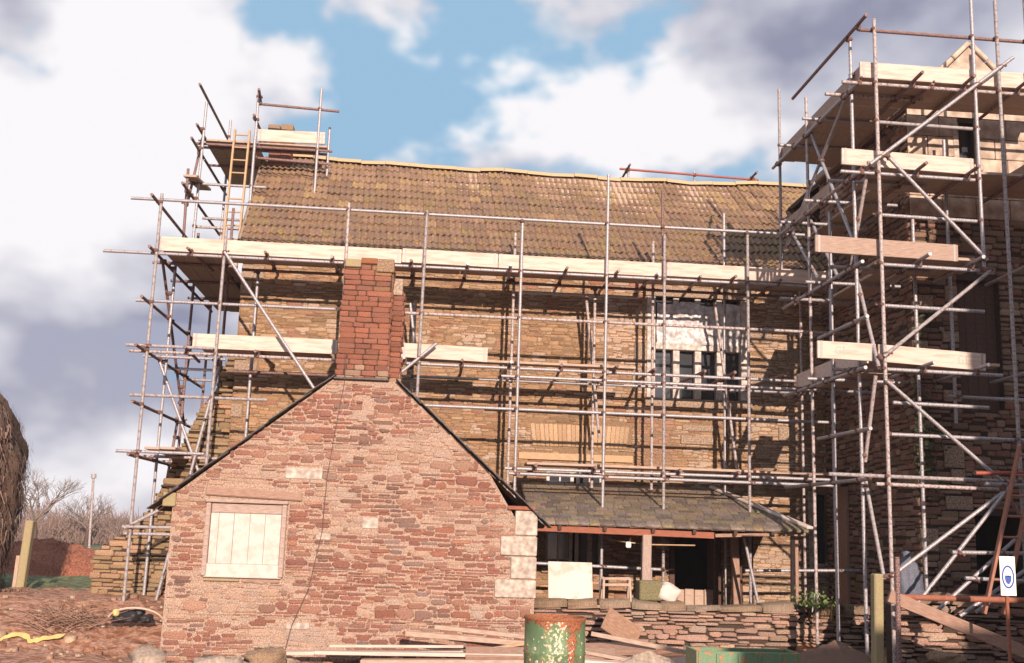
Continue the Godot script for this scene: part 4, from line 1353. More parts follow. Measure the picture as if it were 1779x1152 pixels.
func make_return_scaffold() -> void:
	var S := scaffold("return_scaffold", "tube scaffold running back along the house's far end, by the ladder", Vector3(-3.75, 0.4, -18.5))
	var xo := -4.15
	standard(S, xo, FRONT, 0.35, 6.6, "tube")
	for s in [[-17.45, 6.1, "tube"], [-18.9, 6.7, "tube_rust"], [-20.5, 6.3, "tube_rust"]]:
		standard(S, xo, s[0], 0.4, s[1], s[2], 0.03)
	for s in [[-17.9, 6.9], [-19.4, 6.3], [-20.8, 6.2]]:
		standard(S, -3.36, s[0], 0.4, s[1], "tube_rust")
	for y in [2.60, 3.36, 4.17, 4.90, 5.70, 6.46]:
		tb(S, "ledger", Vector3(xo - 0.05, y, -15.75 - rng.randf_range(0, 0.3)), Vector3(xo - 0.05, y + 0.01, -21.2 + rng.randf_range(0, 1.4) if y > 3.0 else -18.9), "tube_rust")
	for y in [2.60, 4.17, 5.70]:
		tb(S, "ledger", Vector3(-3.31, y, -17.0), Vector3(-3.31, y, -21.0), "tube_rust")
	for z in [-16.25, -17.3, -18.6, -20.0]:
		for y in [2.66, 4.23, 5.75]:
			if z > -16.5 and y > 5.0: continue
			tb(S, "transom", Vector3(-4.45, y, z), Vector3(-3.18, y, z), "tube" if y < 5.0 else "tube_rust")
	tb(S, "brace", Vector3(-4.22, 5.7, -17.0), Vector3(-4.22, 3.4, -19.5), "tube_rust")
	tb(S, "brace", Vector3(-4.22, 4.2, -17.3), Vector3(-3.4, 2.3, -17.36), "tube")
	tb(S, "brace", Vector3(-4.22, 0.5, -17.9), Vector3(-4.22, 4.9, -19.6), "tube_rust")
	tb(S, "brace", Vector3(-4.22, 1.56, FRONT + 0.06), Vector3(-3.2, 2.15, FRONT + 0.06))
	tb(S, "ledger", Vector3(-4.25, 1.58, FRONT + 0.06), Vector3(-3.16, 1.59, FRONT + 0.06))
	tb(S, "ledger", Vector3(-4.25, 1.48, FRONT - 0.06), Vector3(-3.16, 1.49, FRONT - 0.06))
	tb(S, "brace", Vector3(-3.9, 0.5, -17.2), Vector3(-3.25, 4.1, -17.2))
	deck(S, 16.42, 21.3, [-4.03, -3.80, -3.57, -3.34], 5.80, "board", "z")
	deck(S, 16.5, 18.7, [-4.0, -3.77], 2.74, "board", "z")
	couple(S)

func ladder(called: String, label: String, a: Vector3, b: Vector3, width: float, m: Material, across := Vector3.RIGHT) -> void:
	var t := thing(called, label, "ladder", a)
	for s in [-0.5, 0.5]:
		beam(t, "stile", a + across * width * s, b + across * width * s, 0.065, 0.035, m)
	var L := a.distance_to(b)
	var n := int(L / 0.25)
	for i in n:
		var p := a.lerp(b, (i + 0.6) / n)
		bar(t, "rung", p - across * width * 0.5, p + across * width * 0.5, m, 0.015, 8)

func make_chimney_scaffold() -> void:
	var S := scaffold("chimney_scaffold", "small high scaffold platform around the red brick chimney", Vector3(-3.1, 6.0, -19.5))
	standard(S, -2.14, -18.85, 7.44, 9.52)
	standard(S, -3.24, -18.85, 6.05, 9.42, "tube", -0.02)
	standard(S, -3.2, -18.5, 5.8, 8.4)
	standard(S, -2.0, -19.4, 7.7, 9.0)
	standard(S, -4.12, -18.5, 5.8, 9.0, "tube", 0.03)
	standard(S, -4.12, -20.9, 5.8, 9.6, "tube")
	standard(S, -3.3, -21.0, 5.8, 9.5)
	for l in [[9.20, -18.2, -21.2], [8.48, -18.25, -20.6], [8.12, -17.95, -21.3], [7.2, -17.6, -21.0]]:
		tb(S, "ledger", Vector3(-4.17, l[0], l[1]), Vector3(-4.17, l[0] + 0.05, l[2]), "tube_rust")
	tb(S, "ledger", Vector3(-3.2, 9.18, -18.9), Vector3(-1.80, 9.13, -18.9), "tube_rust")
	tb(S, "ledger", Vector3(-4.3, 8.36, -18.9), Vector3(-1.88, 8.36, -18.9), "tube_rust")
	tb(S, "ledger", Vector3(-3.2, 8.16, -18.92), Vector3(-1.9, 8.12, -18.92), "tube_rust")
	for l in [[7.5, -4.4, -2.95], [7.18, -4.1, -3.0], [6.88, -4.0, -3.05], [6.72, -4.1, -3.1]]:
		tb(S, "ledger", Vector3(l[1], l[0], -18.55), Vector3(l[2], l[0], -18.55))
	tb(S, "ledger", Vector3(-3.20, 9.3, -18.5), Vector3(-3.26, 9.3, -19.2), "tube_rust")
	tb(S, "ledger", Vector3(-3.27, 8.85, -18.6), Vector3(-3.27, 8.9, -21.0), "tube_rust")
	tb(S, "brace", Vector3(-4.2, 8.4, -18.9), Vector3(-4.2, 7.0, -18.2), "tube_rust")
	tb(S, "brace", Vector3(-4.2, 5.9, -18.2), Vector3(-4.2, 7.6, -18.05), "tube_rust")
	for z in [-19.2, -20.2]:
		tb(S, "transom", Vector3(-4.35, 8.40, z), Vector3(-2.0, 8.40, z), "tube_rust")
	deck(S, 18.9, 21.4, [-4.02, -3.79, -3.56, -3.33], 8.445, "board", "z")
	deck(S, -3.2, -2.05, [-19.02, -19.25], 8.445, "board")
	toe(S, Vector3(-3.22, 8.575, -18.88), Vector3(-2.02, 8.59, -18.88))
	beam(S.node, "sole_board", Vector3(-2.88, 7.46, -18.86), Vector3(-2.02, 7.48, -18.86), 0.11, 0.06, M.board_new)
	for z in [-18.0, -18.25]:
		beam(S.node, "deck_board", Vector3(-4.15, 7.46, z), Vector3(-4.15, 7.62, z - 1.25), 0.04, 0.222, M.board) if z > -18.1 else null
	couple(S)
	ladder("ladder", "pale wooden ladder up to the red chimney's scaffold platform", Vector3(-3.42, 5.82, -18.2), Vector3(-3.48, 8.62, -18.78), 0.26, M.ladder_wood)
	# rails seen over the ridge
	var R := scaffold("ridge_rail", "red guard rail showing over the tiled ridge near the tower", Vector3(5.0, 6.0, -22.4))
	tb(R, "guard_rail", Vector3(3.95, 9.45, -22.0), Vector3(7.0, 9.38, -22.0), "tube_red")
	for p in [4.15, 5.6, 6.9]:
		standard(R, p, -22.05, 5.0, 9.5)
	for p in [4.1, 6.85]:
		tb(R, "transom", Vector3(p, 9.42, -21.6), Vector3(p, 9.42, -23.4), "tube_rust")
	couple(R)

func make_tower_scaffold() -> void:
	var S := scaffold("tower_scaffold", "tall braced tube scaffold with boarded lifts around the porch tower", Vector3(6.6, 0.2, -13.8))
	var F := TFRONT
	standard(S, 5.74, F, 0.1, 8.56)
	standard(S, 7.10, F, 5.2, 9.6)
	standard(S, 7.44, F, 0.1, 8.95)
	standard(S, 7.86, F, 5.0, 9.1)
	standard(S, 6.62, -13.95, 0.1, 6.15)
	standard(S, 7.12, -13.95, 3.3, 7.3)
	standard(S, 8.3, F, 0.1, 8.9)
	for s in [[-13.42, 0.1, 8.42], [-14.35, 0.1, 6.28], [-15.12, 0.1, 8.32], [-16.4, 5.8, 9.0]]:
		standard(S, TSIDE, s[0], s[1], s[2], "tube", rng.randf_range(-0.02, 0.02))
	var zf := F - 0.052
	for l in [[8.42, 5.55, 8.6, "tube_rust"], [7.66, 5.30, 8.6, "tube"], [7.13, 5.72, 7.16, "tube"], [6.42, 5.25, 7.15, "tube"], [5.86, 5.7, 7.10, "tube"], [5.20, 5.72, 7.2, "tube"], [4.66, 5.74, 7.1, "tube"], [3.84, 5.7, 7.3, "tube"], [3.42, 5.85, 7.1, "tube"], [3.02, 5.8, 8.4, "tube"], [2.50, 5.0, 8.4, "tube"], [2.40, 5.6, 7.3, "tube"]]:
		tb(S, "ledger", Vector3(l[1], l[0], zf), Vector3(l[2], l[0] - 0.015, zf), l[3])
	tb(S, "ledger", Vector3(7.0, 3.65, -13.9), Vector3(8.4, 3.64, -13.9))
	for l in [[8.48, -12.75, -15.6], [7.68, -13.05, -16.6], [6.46, -13.05, -16.3], [5.24, -13.1, -16.2], [4.50, -13.0, -14.7], [3.86, -13.1, -16.2], [3.08, -13.0, -14.8], [2.46, -13.1, -16.2]]:
		tb(S, "ledger", Vector3(TSIDE - 0.05, l[0], l[1]), Vector3(TSIDE - 0.05, l[0] + 0.02, l[2]), "tube_rust" if l[0] > 8.0 else "tube")
	tb(S, "ledger", Vector3(6.52, 7.70, -13.0), Vector3(6.52, 7.70, -16.2), "tube_rust")
	for y in [7.72, 6.48, 5.28, 3.90]:
		for x in [6.3, 7.0, 7.75]:
			tb(S, "transom", Vector3(x - 0.05, y, F + 0.28), Vector3(x, y, TOWER + 0.04), "tube_rust" if y > 6.0 else "tube")
		for z in [-13.6, -14.5, -15.6]:
			tb(S, "transom", Vector3(TSIDE - 0.3, y + 0.0, z), Vector3(6.66, y, z), "tube")
	# braces on the front
	for b in [[5.60, 6.50, 7.62, 8.12], [5.86, 6.60, 7.12, 5.30], [5.70, 3.98, 7.15, 5.16], [5.70, 3.70, 7.2, 2.45]]:
		tb(S, "brace", Vector3(b[0], b[1], F + 0.06), Vector3(b[2], b[3], F + 0.06))
	# braces on the left side
	for b in [[7.85, -15.2, 5.55, -13.55], [6.58, -13.05, 5.3, -13.75], [6.75, -16.35, 5.5, -15.0], [6.3, -16.3, 7.95, -13.4], [5.15, -13.55, 3.85, -12.95], [3.75, -13.05, 2.7, -13.45], [2.45, -13.45, 1.25, -12.98], [5.3, -14.2, 6.4, -15.2]]:
		tb(S, "brace", Vector3(TSIDE + 0.055, b[0], b[1]), Vector3(TSIDE + 0.055, b[2], b[3]))
	# raking tubes at the foot
	for b in [[5.72, 1.30, 7.12, 2.34], [5.95, 0.9, 7.25, 2.48], [6.2, 0.85, 8.3, 2.65], [6.55, 0.85, 8.3, 2.05], [6.75, 0.9, 8.2, 1.85]]:
		tb(S, "brace", Vector3(b[0], b[1], F + 0.05), Vector3(b[2], b[3], F + 0.05 + rng.randf_range(0.0, 0.12)))
	tb(S, "ledger", Vector3(6.45, 1.60, F + 0.12), Vector3(8.3, 1.63, F + 0.12))
	tb(S, "ledger", Vector3(6.6, 1.30, F + 0.12), Vector3(7.5, 1.28, F + 0.12))
	tb(S, "ledger", Vector3(6.9, 2.44, F + 0.14), Vector3(8.4, 2.42, F + 0.14))
	tb(S, "brace", Vector3(7.15, 2.4, F + 0.1), Vector3(7.45, 1.9, F + 0.1), "tube_rust")
	tb(S, "ledger", Vector3(6.75, 2.56, F + 0.2), Vector3(8.4, 2.62, F + 0.2), "tube_red")
	# boards
	for y in [7.78, 6.54]:
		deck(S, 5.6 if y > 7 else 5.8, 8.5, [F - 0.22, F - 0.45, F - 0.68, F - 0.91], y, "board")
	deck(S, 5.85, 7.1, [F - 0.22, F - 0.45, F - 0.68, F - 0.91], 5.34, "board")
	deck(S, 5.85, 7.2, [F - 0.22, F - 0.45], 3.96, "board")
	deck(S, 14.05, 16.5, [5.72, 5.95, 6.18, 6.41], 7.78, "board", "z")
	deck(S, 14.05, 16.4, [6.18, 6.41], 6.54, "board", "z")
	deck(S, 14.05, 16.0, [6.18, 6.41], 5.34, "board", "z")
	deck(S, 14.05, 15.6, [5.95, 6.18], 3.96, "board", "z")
	toe(S, Vector3(5.56, 7.865, F - 0.09), Vector3(8.5, 7.855, F - 0.09))
	toe(S, Vector3(5.28, 6.64, F - 0.09), Vector3(7.08, 6.60, F - 0.09))
	toe(S, Vector3(4.90, 5.44, F - 0.09), Vector3(6.80, 5.41, F - 0.09), "board_old")
	toe(S, Vector3(4.90, 4.06, F - 0.09), Vector3(5.66, 4.05, F - 0.09))
	toe(S, Vector3(5.69, 4.05, F - 0.09), Vector3(7.1, 3.99, F - 0.09))
	for p in [Vector3(5.20, 4.055, F - 0.0705), Vector3(6.80, 4.005, F - 0.0705)]:   # faded stamp on the boards
		var tm := TextMesh.new()
		tm.text = "GI"
		var sf := SystemFont.new()
		sf.font_names = PackedStringArray(["Droid Sans"])
		tm.font = sf
		tm.font_size = 16
		tm.pixel_size = 0.0085
		tm.depth = 0.002
		mi(S.node, "stamp", tm, M.band, at(p))
	toe(S, Vector3(TSIDE + 0.06, 7.88, F - 0.12), Vector3(TSIDE + 0.06, 7.88, -16.5), "board_old")
	toe(S, Vector3(TSIDE + 0.06, 6.62, -14.4), Vector3(TSIDE + 0.06, 6.62, -16.3), "board_old")
	toe(S, Vector3(TSIDE + 0.06, 4.06, -13.3), Vector3(TSIDE + 0.06, 4.06, -15.9), "board_new")
	toe(S, Vector3(7.9, 6.64, F - 0.1), Vector3(7.9, 6.64, -14.1), "board_old")
	couple(S)
	ladder("ladder", "reddish wooden ladder leaning on the tower scaffold by the blue sign", Vector3(6.80, 0.9, -12.62), Vector3(7.42, 2.9, -12.75), 0.24, M.ladder_red)

# ---------------------------------------------------------------- the yard
func lathe(profile: Array, sides: int, open := false) -> ArrayMesh:
	var st := SurfaceTool.new()
	st.begin(Mesh.PRIMITIVE_TRIANGLES)
	st.set_smooth_group(1)
	for k in profile.size() - 1:
		for j in sides:
			var a := TAU * j / sides
			var b := TAU * (j + 1) / sides
			var p: Vector2 = profile[k]
			var q: Vector2 = profile[k + 1]
			st.set_smooth_group(k if absf(p.y - q.y) < 0.002 else 100)
			var u0 := float(j) / sides
			var u1 := float(j + 1) / sides
			for e in [[a, p, u0], [b, p, u1], [b, q, u1], [a, p, u0], [b, q, u1], [a, q, u0]]:
				st.set_uv(Vector2(e[2], 1.0 - e[1].y))
				st.add_vertex(Vector3(cos(e[0]) * e[1].x, e[1].y, sin(e[0]) * e[1].x))
	st.generate_normals()
	return st.commit()

func drum_paint() -> StandardMaterial3D:
	var n := FastNoiseLite.new()
	n.seed = 7
	n.frequency = 0.012
	n.fractal_octaves = 6
	var f := FastNoiseLite.new()
	f.seed = 18
	f.frequency = 0.05
	f.fractal_octaves = 5
	var w := 1024
	var h := 512
	var img := Image.create(w, h, false, Image.FORMAT_RGB8)
	for j in h:
		var y := 1.0 - float(j) / h
		for i in w:
			var a := n.get_noise_2d(i, j * 0.45)
			var b := f.get_noise_2d(i, j)
			var c := Color(0.34, 0.44, 0.32).lerp(Color(0.43, 0.52, 0.37), smoothstep(-0.3, 0.4, a))
			var side := exp(-pow((i - 180.0) / 42.0, 2.0)) * 0.75 + exp(-pow((i - 760.0) / 60.0, 2.0)) * 0.6
			var rust := a + b * 0.5 + side - 0.32 + smoothstep(0.80, 0.92, y) * 0.75
			c = c.lerp(Color(0.61, 0.38, 0.26).lerp(Color(0.42, 0.26, 0.19), smoothstep(-0.2, 0.3, b)), smoothstep(0.02, 0.14, rust))
			var worn := b * 0.9 + a * 0.4 + exp(-pow((i - 262.0) / 60.0, 2.0)) * 0.42 - 0.40
			c = c.lerp(Color(0.76, 0.74, 0.66), smoothstep(0.04, 0.16, worn))
			img.set_pixel(i, j, c)
	var m := StandardMaterial3D.new()
	m.albedo_texture = ImageTexture.create_from_image(img)
	m.roughness = 0.6
	M["drum_paint"] = m
	return m

func plank(label: String, a: Vector3, b: Vector3, hgt: float, thick: float, m: String, roll := 0.0) -> void:
	var o := beam(self, "timber_plank", a, b, hgt, thick, M[m], roll)
	tag(o, label, "plank", "loose timber in the yard")

func rock_mesh(s: Vector3, sd: int, wild := 0.35) -> ArrayMesh:
	var n := FastNoiseLite.new()
	n.seed = sd
	n.frequency = 0.9
	var st := SurfaceTool.new()
	st.begin(Mesh.PRIMITIVE_TRIANGLES)
	var pt := func(i: int, j: int) -> Vector3:
		var a := TAU * (i % 18) / 18.0
		var v := PI * j / 10.0
		var d := Vector3(cos(a) * sin(v), cos(v), sin(a) * sin(v))
		d = Vector3(signf(d.x) * pow(absf(d.x), 0.75), signf(d.y) * pow(absf(d.y), 0.7), signf(d.z) * pow(absf(d.z), 0.75))
		return d * s * (1.0 + n.get_noise_3dv(d * 1.4) * wild + n.get_noise_3dv(d * 4.0) * wild * 0.3)
	for j in 10:
		for i in 18:
			quad(st, pt.call(i, j), pt.call(i + 1, j), pt.call(i + 1, j + 1), pt.call(i, j + 1))
	st.index()
	st.generate_normals()
	return st.commit()

func rock(called: String, label: String, p: Vector3, s: Vector3, m: String, sd: int) -> void:
	tag(mi(self, called, rock_mesh(s, sd, 0.6), M[m], at(p, sd)), label, "stone")

func heap(called: String, label: String, c: Vector3, r: Vector3, m: String, sd: int, power := 1.0) -> void:
	var n := FastNoiseLite.new()
	n.seed = sd
	n.frequency = 1.2
	var b := buf()
	var nr := 26
	var na := 48
	for j in nr + 1:
		for i in na:
			var a := TAU * i / na
			var f := float(j) / nr
			var x := cos(a) * f
			var z := sin(a) * f
			var edge := 1.0 + n.get_noise_2d(cos(a) * 2.0, sin(a) * 2.0) * 0.25
			var y := pow(1.0 - f, power) * r.y + n.get_noise_2d(x * r.x * 2.0 + 7.0, z * r.z * 2.0) * 0.12 * r.y + n.get_noise_2d(x * r.x * 9.0, z * r.z * 9.0) * 0.03 - 0.05 * f
			b.v.append(c + Vector3(x * r.x * edge, y, z * r.z * edge))
			b.c.append(Color(1, 1, 1))
			b.n.append(Vector3.UP)
	for j in nr:
		for i in na:
			var a := j * na + i
			var e := j * na + (i + 1) % na
			b.i.append_array(PackedInt32Array([a, a + na, e, e, a + na, e + na]))
	var st := SurfaceTool.new()
	st.create_from(buf_mesh(b), 0)
	st.generate_normals()
	tag(mi(self, called, st.commit(), M[m]), label, "heap")

func make_yard() -> void:
	# oil drum
	var c := Vector3(1.315, ground_y(1.315, -10.4), -10.4)
	var d := thing("oil_drum", "green steel oil drum flaking to orange rust and white spatter", "drum", c)
	var pr := [Vector2(0.0, 0.0), Vector2(0.280, 0.0), Vector2(0.292, 0.012), Vector2(0.284, 0.03), Vector2(0.284, 0.29), Vector2(0.294, 0.305), Vector2(0.284, 0.32), Vector2(0.284, 0.60), Vector2(0.294, 0.615), Vector2(0.284, 0.63), Vector2(0.284, 0.90), Vector2(0.292, 0.918), Vector2(0.286, 0.93), Vector2(0.274, 0.93), Vector2(0.272, 0.905), Vector2(0.0, 0.895)]
	mi(d, "body", lathe(pr, 48), drum_paint(), at(c))
	mi(d, "rim", lathe([Vector2(0.288, 0.905), Vector2(0.296, 0.918), Vector2(0.289, 0.936), Vector2(0.272, 0.936), Vector2(0.270, 0.915)], 48), M.rust, at(c))
	var sp := buf()
	for k in 120:
		var a := PI * 0.5 + rng.randfn(0.0, 0.55)
		var y := 0.1 + rng.randf() * 0.55 + rng.randf() * 0.15
		var n := Vector3(cos(a), 0, sin(a))
		var s := rng.randf_range(0.004, 0.014)
		stone_into(sp, {"w": s * 2.0, "h": s * 2.4, "d": 0.002, "col": Color(0.74, 0.68, 0.60), "cut": 0.9, "jit": 0.4}, c + n * 0.2845 + Y * y, Vector3.UP.cross(n).normalized(), Y, n)
	stuff(mi(d, "spatter", buf_mesh(sp), M.stone))
	# green trough at the picture's foot
	var gt := thing("green_trough", "green-painted sheet steel trough with rust marks at the yard's front edge", "trough", Vector3(3.35, 0.0, -11.2))
	block(gt, "side_panel", Vector3(0, 0, -10.95), X, Y, Z, [2.82, -0.05, 3.84, 0.565], 0.0, M.green_paint, 0.02)
	block(gt, "side_panel", Vector3(0, 0, -11.35), X, Y, Z, [2.82, -0.05, 3.84, 0.565], 0.0, M.green_paint, 0.02)
	for x in [2.81, 3.85]:
		mi(gt, "end_panel", box(0.02, 0.62, 0.44), M.green_paint, at(Vector3(x, 0.26, -11.16)))
	for x in [3.02, 3.24, 3.45, 3.65]:
		block(gt, "rib", Vector3(0, 0, -10.95), X, Y, Z, [x - 0.015, -0.05, x + 0.015, 0.55], 0.012, M.green_paint, 0.0)
	mi(gt, "base", box(1.03, 0.02, 0.4), M.rust, at(Vector3(3.33, 0.0, -11.16)))
	# loose timber, each piece its own
	plank("long pale batten lying uppermost on the timber, its tip towards the gable", Vector3(0.25, 0.50, -13.75), Vector3(1.75, 0.40, -13.5), 0.05, 0.06, "board")
	plank("pale square batten just below the uppermost one, behind the drum", Vector3(-0.10, 0.42, -13.7), Vector3(1.8, 0.34, -13.35), 0.06, 0.07, "board")
	plank("thick brown plank with a cut end left of the drum", Vector3(0.62, 0.23, -13.3), Vector3(2.4, 0.26, -13.2), 0.09, 0.2, "timber", 0.5)
	plank("short ochre stick lying across the brown plank beside the drum", Vector3(0.95, 0.30, -13.35), Vector3(1.7, 0.42, -13.45), 0.035, 0.04, "ladder_wood")
	plank("long pale board flat on the ground under the gable", Vector3(-1.5, 0.16, -13.7), Vector3(2.2, 0.28, -13.5), 0.04, 0.2, "board_new")
	plank("second pale board lying in front of the flat one", Vector3(-0.6, 0.13, -13.3), Vector3(2.9, 0.23, -13.1), 0.04, 0.2, "board")
	plank("pale board in the foreground running behind the drum to the trough", Vector3(0.4, 0.10, -12.95), Vector3(3.2, 0.17, -12.8), 0.04, 0.22, "board_new")
	plank("slim pale batten propped up right of the drum", Vector3(2.15, 0.49, -13.5), Vector3(3.75, 0.24, -13.3), 0.05, 0.06, "board")
	plank("wide brown board right of the drum under the plywood", Vector3(1.9, 0.28, -13.6), Vector3(2.95, 0.33, -13.55), 0.06, 0.22, "timber", 0.4)
	plank("grey brown board lying among the timbers right of the drum", Vector3(2.2, 0.17, -13.1), Vector3(3.4, 0.22, -13.15), 0.05, 0.2, "timber_grey", 0.3)
	plank("pale board sticking out leftmost from the foot of the timber", Vector3(-1.15, 0.20, -13.45), Vector3(1.3, 0.24, -13.25), 0.04, 0.16, "board_new")
	plank("thin pale lath lying on the flat boards by the brown field stone", Vector3(-1.0, 0.26, -13.6), Vector3(0.6, 0.31, -13.4), 0.03, 0.05, "board_new")
	plank("weathered short board tilted behind the drum's right side", Vector3(1.75, 0.34, -13.35), Vector3(2.7, 0.22, -13.0), 0.04, 0.18, "board")
	plank("pale board end jutting out towards the green trough", Vector3(2.0, 0.22, -13.0), Vector3(3.6, 0.16, -12.75), 0.04, 0.2, "board_new")
	var ply := mi(self, "plywood_offcut", box(0.50, 0.34, 0.02, 0.003), M.ply, Transform3D(Basis(Z, -0.55) * Basis(X, -0.6), Vector3(2.62, 0.52, -14.0)))
	tag(ply, "brown plywood offcut leaning against the low sunlit wall", "board")
	heap("sawdust_heap", "pale heap of rubble and plaster under the timbers by the trough", Vector3(2.75, 0.05, -13.0), Vector3(0.9, 0.30, 0.4), "boulder_pale", 3, 0.8)
	heap("plaster_heap", "white plaster rubble heaped at the foot of the red gable", Vector3(-1.75, -0.02, -13.85), Vector3(0.6, 0.26, 0.35), "boulder_pale", 8)
	rock("boulder", "rounded brown field stone lying before the gable", Vector3(-1.72, 0.10, -13.35), Vector3(0.24, 0.13, 0.16), "boulder", 4)
	rock("boulder", "pale limestone lump at the gable's left foot", Vector3(-3.05, 0.05, -13.35), Vector3(0.34, 0.15, 0.2), "boulder_pale", 5)
	rock("boulder", "pale limestone lump beside the brown field stone", Vector3(-2.2, 0.03, -13.1), Vector3(0.30, 0.14, 0.2), "boulder_pale", 6)
	# on and behind the low wall
	var wb := mi(self, "white_board", box(0.60, 0.50, 0.03, 0.004), M.paint_white, Transform3D(Basis(X, -0.28), Vector3(2.06, 1.06, -14.78)))
	tag(wb, "pale painted board propped upright on the low wall", "board")
	var st := thing("trestle", "small pale wooden trestle standing on the low wall", "trestle", Vector3(2.68, 0.82, -14.8))
	for y in [1.02, 1.10]:
		beam(st, "rail", Vector3(2.51, y, -14.74), Vector3(2.86, y + 0.01, -14.74), 0.035, 0.03, M.board)
	for x in [2.50, 2.87]:
		for z in [-14.70, -14.92]:
			beam(st, "leg", Vector3(x, 0.80, z), Vector3(lerpf(x, 2.685, 0.06), 1.12, lerpf(z, -14.8, 0.5)), 0.03, 0.03, M.board)
	var kb := mi(self, "khaki_box", box(0.32, 0.26, 0.22, 0.015), M.khaki, Transform3D(Basis(Y, 0.1), Vector3(3.14, 0.96, -14.82)))
	tag(kb, "khaki green box standing on the low wall", "box")
	tag(mi(self, "plastic_hood", rock_mesh(Vector3(0.15, 0.13, 0.09), 3, 0.3), M.paint_white, Transform3D(Basis(Z, -0.4), Vector3(3.40, 0.93, -14.78))), "rounded white plastic cover beside the khaki box", "cover")
	# posts, rail and plank on the shaded side
	var po := beam(self, "fence_post", Vector3(5.31, 0.0, -12.5), Vector3(5.34, 1.33, -12.5), 0.13, 0.11, M.post_lichen, 0.0, 0.015)
	tag(po, "thick yellow-green weathered post before the tower scaffold", "post")
	var pi := bar(self, "iron_stake", Vector3(5.50, 0.0, -12.35), Vector3(5.52, 1.53, -12.35), M.tube_rust, 0.03)
	tag(pi, "thin rust-brown stake beside the yellow-green post", "stake")
	var rl := bar(self, "brown_rail", Vector3(5.45, 1.075, -12.45), Vector3(7.9, 1.075, -12.45), M.timber_red, 0.035)
	tag(rl, "brown wooden rail across the shaded wall below the sign", "rail")
	var dp := beam(self, "sloping_plank", Vector3(5.42, 1.09, -12.37), Vector3(7.15, 0.44, -12.3), 0.14, 0.05, M.timber)
	tag(dp, "reddish plank sloping down from the stake across the shaded wall", "plank")
	rock("boulder", "long pale stone lying under the sloping plank", Vector3(6.3, 0.36, -12.9), Vector3(0.2, 0.07, 0.1), "boulder", 9)
	# safety sign
	var sg := thing("safety_sign", "white safety sign with a blue oval head symbol on the rail", "sign", Vector3(6.42, 1.15, -11.62))
	var so := Vector3(6.44, 1.37, -11.62)
	mi(sg, "panel", box(0.175, 0.42, 0.012, 0.002), M.white_plain, at(so))
	mi(sg, "blue_ring", lathe_disc(0.072, 0.125, 0.054, 0.103, 36), M.sign_blue, at(so + Vector3(0, -0.01, 0.0085)))
	var head := SurfaceTool.new()
	head.begin(Mesh.PRIMITIVE_TRIANGLES)
	for k in 24:   # beard-like mask shape: lower half of the oval
		var a0 := PI + PI * k / 24.0
		var a1 := PI + PI * (k + 1) / 24.0
		oriented(head, [Vector3(0, 0.0, 0), Vector3(cos(a0) * 0.038, sin(a0) * 0.075, 0), Vector3(cos(a1) * 0.038, sin(a1) * 0.075, 0)], Z)
	oriented(head, [Vector3(-0.038, 0, 0), Vector3(0.038, 0, 0), Vector3(0.034, 0.018, 0), Vector3(0.0, 0.004, 0), Vector3(-0.034, 0.018, 0)], Z)
	mi(sg, "symbol", done(head), M.sign_blue, at(so + Vector3(0, -0.012, 0.0085)))
	bar(sg, "stake", Vector3(6.44, 0.0, -11.66), Vector3(6.44, 1.55, -11.66), M.timber_red, 0.02)
	# sack of sheeting behind the raking tubes
	var bs := SurfaceTool.new()
	bs.begin(Mesh.PRIMITIVE_TRIANGLES)
	var nz := FastNoiseLite.new()
	nz.seed = 3
	nz.frequency = 3.0
	var prof := [Vector2(0.16, 0.0), Vector2(0.20, 0.1), Vector2(0.19, 0.28), Vector2(0.16, 0.42), Vector2(0.12, 0.52), Vector2(0.06, 0.58), Vector2(0.05, 0.62), Vector2(0.06, 0.66), Vector2(0.01, 0.68)]
	var pt := func(i: int, k: int) -> Vector3:
		var a := TAU * (i % 24) / 24.0
		var r: float = prof[k].x * (1.0 + nz.get_noise_3d(cos(a) * 1.5, prof[k].y * 2.0, sin(a) * 1.5) * 0.5)
		return Vector3(cos(a) * r + (prof[k].y * -0.03), prof[k].y, sin(a) * r * 0.8)
	for k in prof.size() - 1:
		for i in 24:
			quad(bs, pt.call(i, k), pt.call(i + 1, k), pt.call(i + 1, k + 1), pt.call(i, k + 1))
	bs.index()
	bs.generate_normals()
	tag(mi(self, "plastic_sack", bs.commit(), M.blue_sack, at(Vector3(6.25, 0.92, -13.66))), "tied blue-grey plastic sack behind the raking tubes", "sack")
	heap("sand_heap", "dark sand heap in the shade behind the yellow-green post", Vector3(5.15, 0.0, -13.35), Vector3(0.95, 0.50, 0.6), "sand", 12, 0.75)
	heap("sand_heap", "dark sand heap spread right of the rust-brown stake", Vector3(6.5, -0.1, -12.4), Vector3(1.3, 0.45, 0.6), "sand", 14)
	rock("plastic_scrap", "crumpled pale plastic scrap on the grass by the red soil bank", Vector3(-6.15, 0.42, -19.6), Vector3(0.22, 0.08, 0.12), "plastic_sheet", 31)
	make_weeds()

func lathe_disc(rx: float, ry: float, ix: float, iy: float, n: int) -> ArrayMesh:
	var st := begin()
	for k in n:
		var a := TAU * k / n
		var b := TAU * (k + 1) / n
		oriented(st, [Vector3(cos(a) * rx, sin(a) * ry, 0), Vector3(cos(b) * rx, sin(b) * ry, 0), Vector3(cos(b) * ix, sin(b) * iy, 0), Vector3(cos(a) * ix, sin(a) * iy, 0)], Z)
	return done(st)

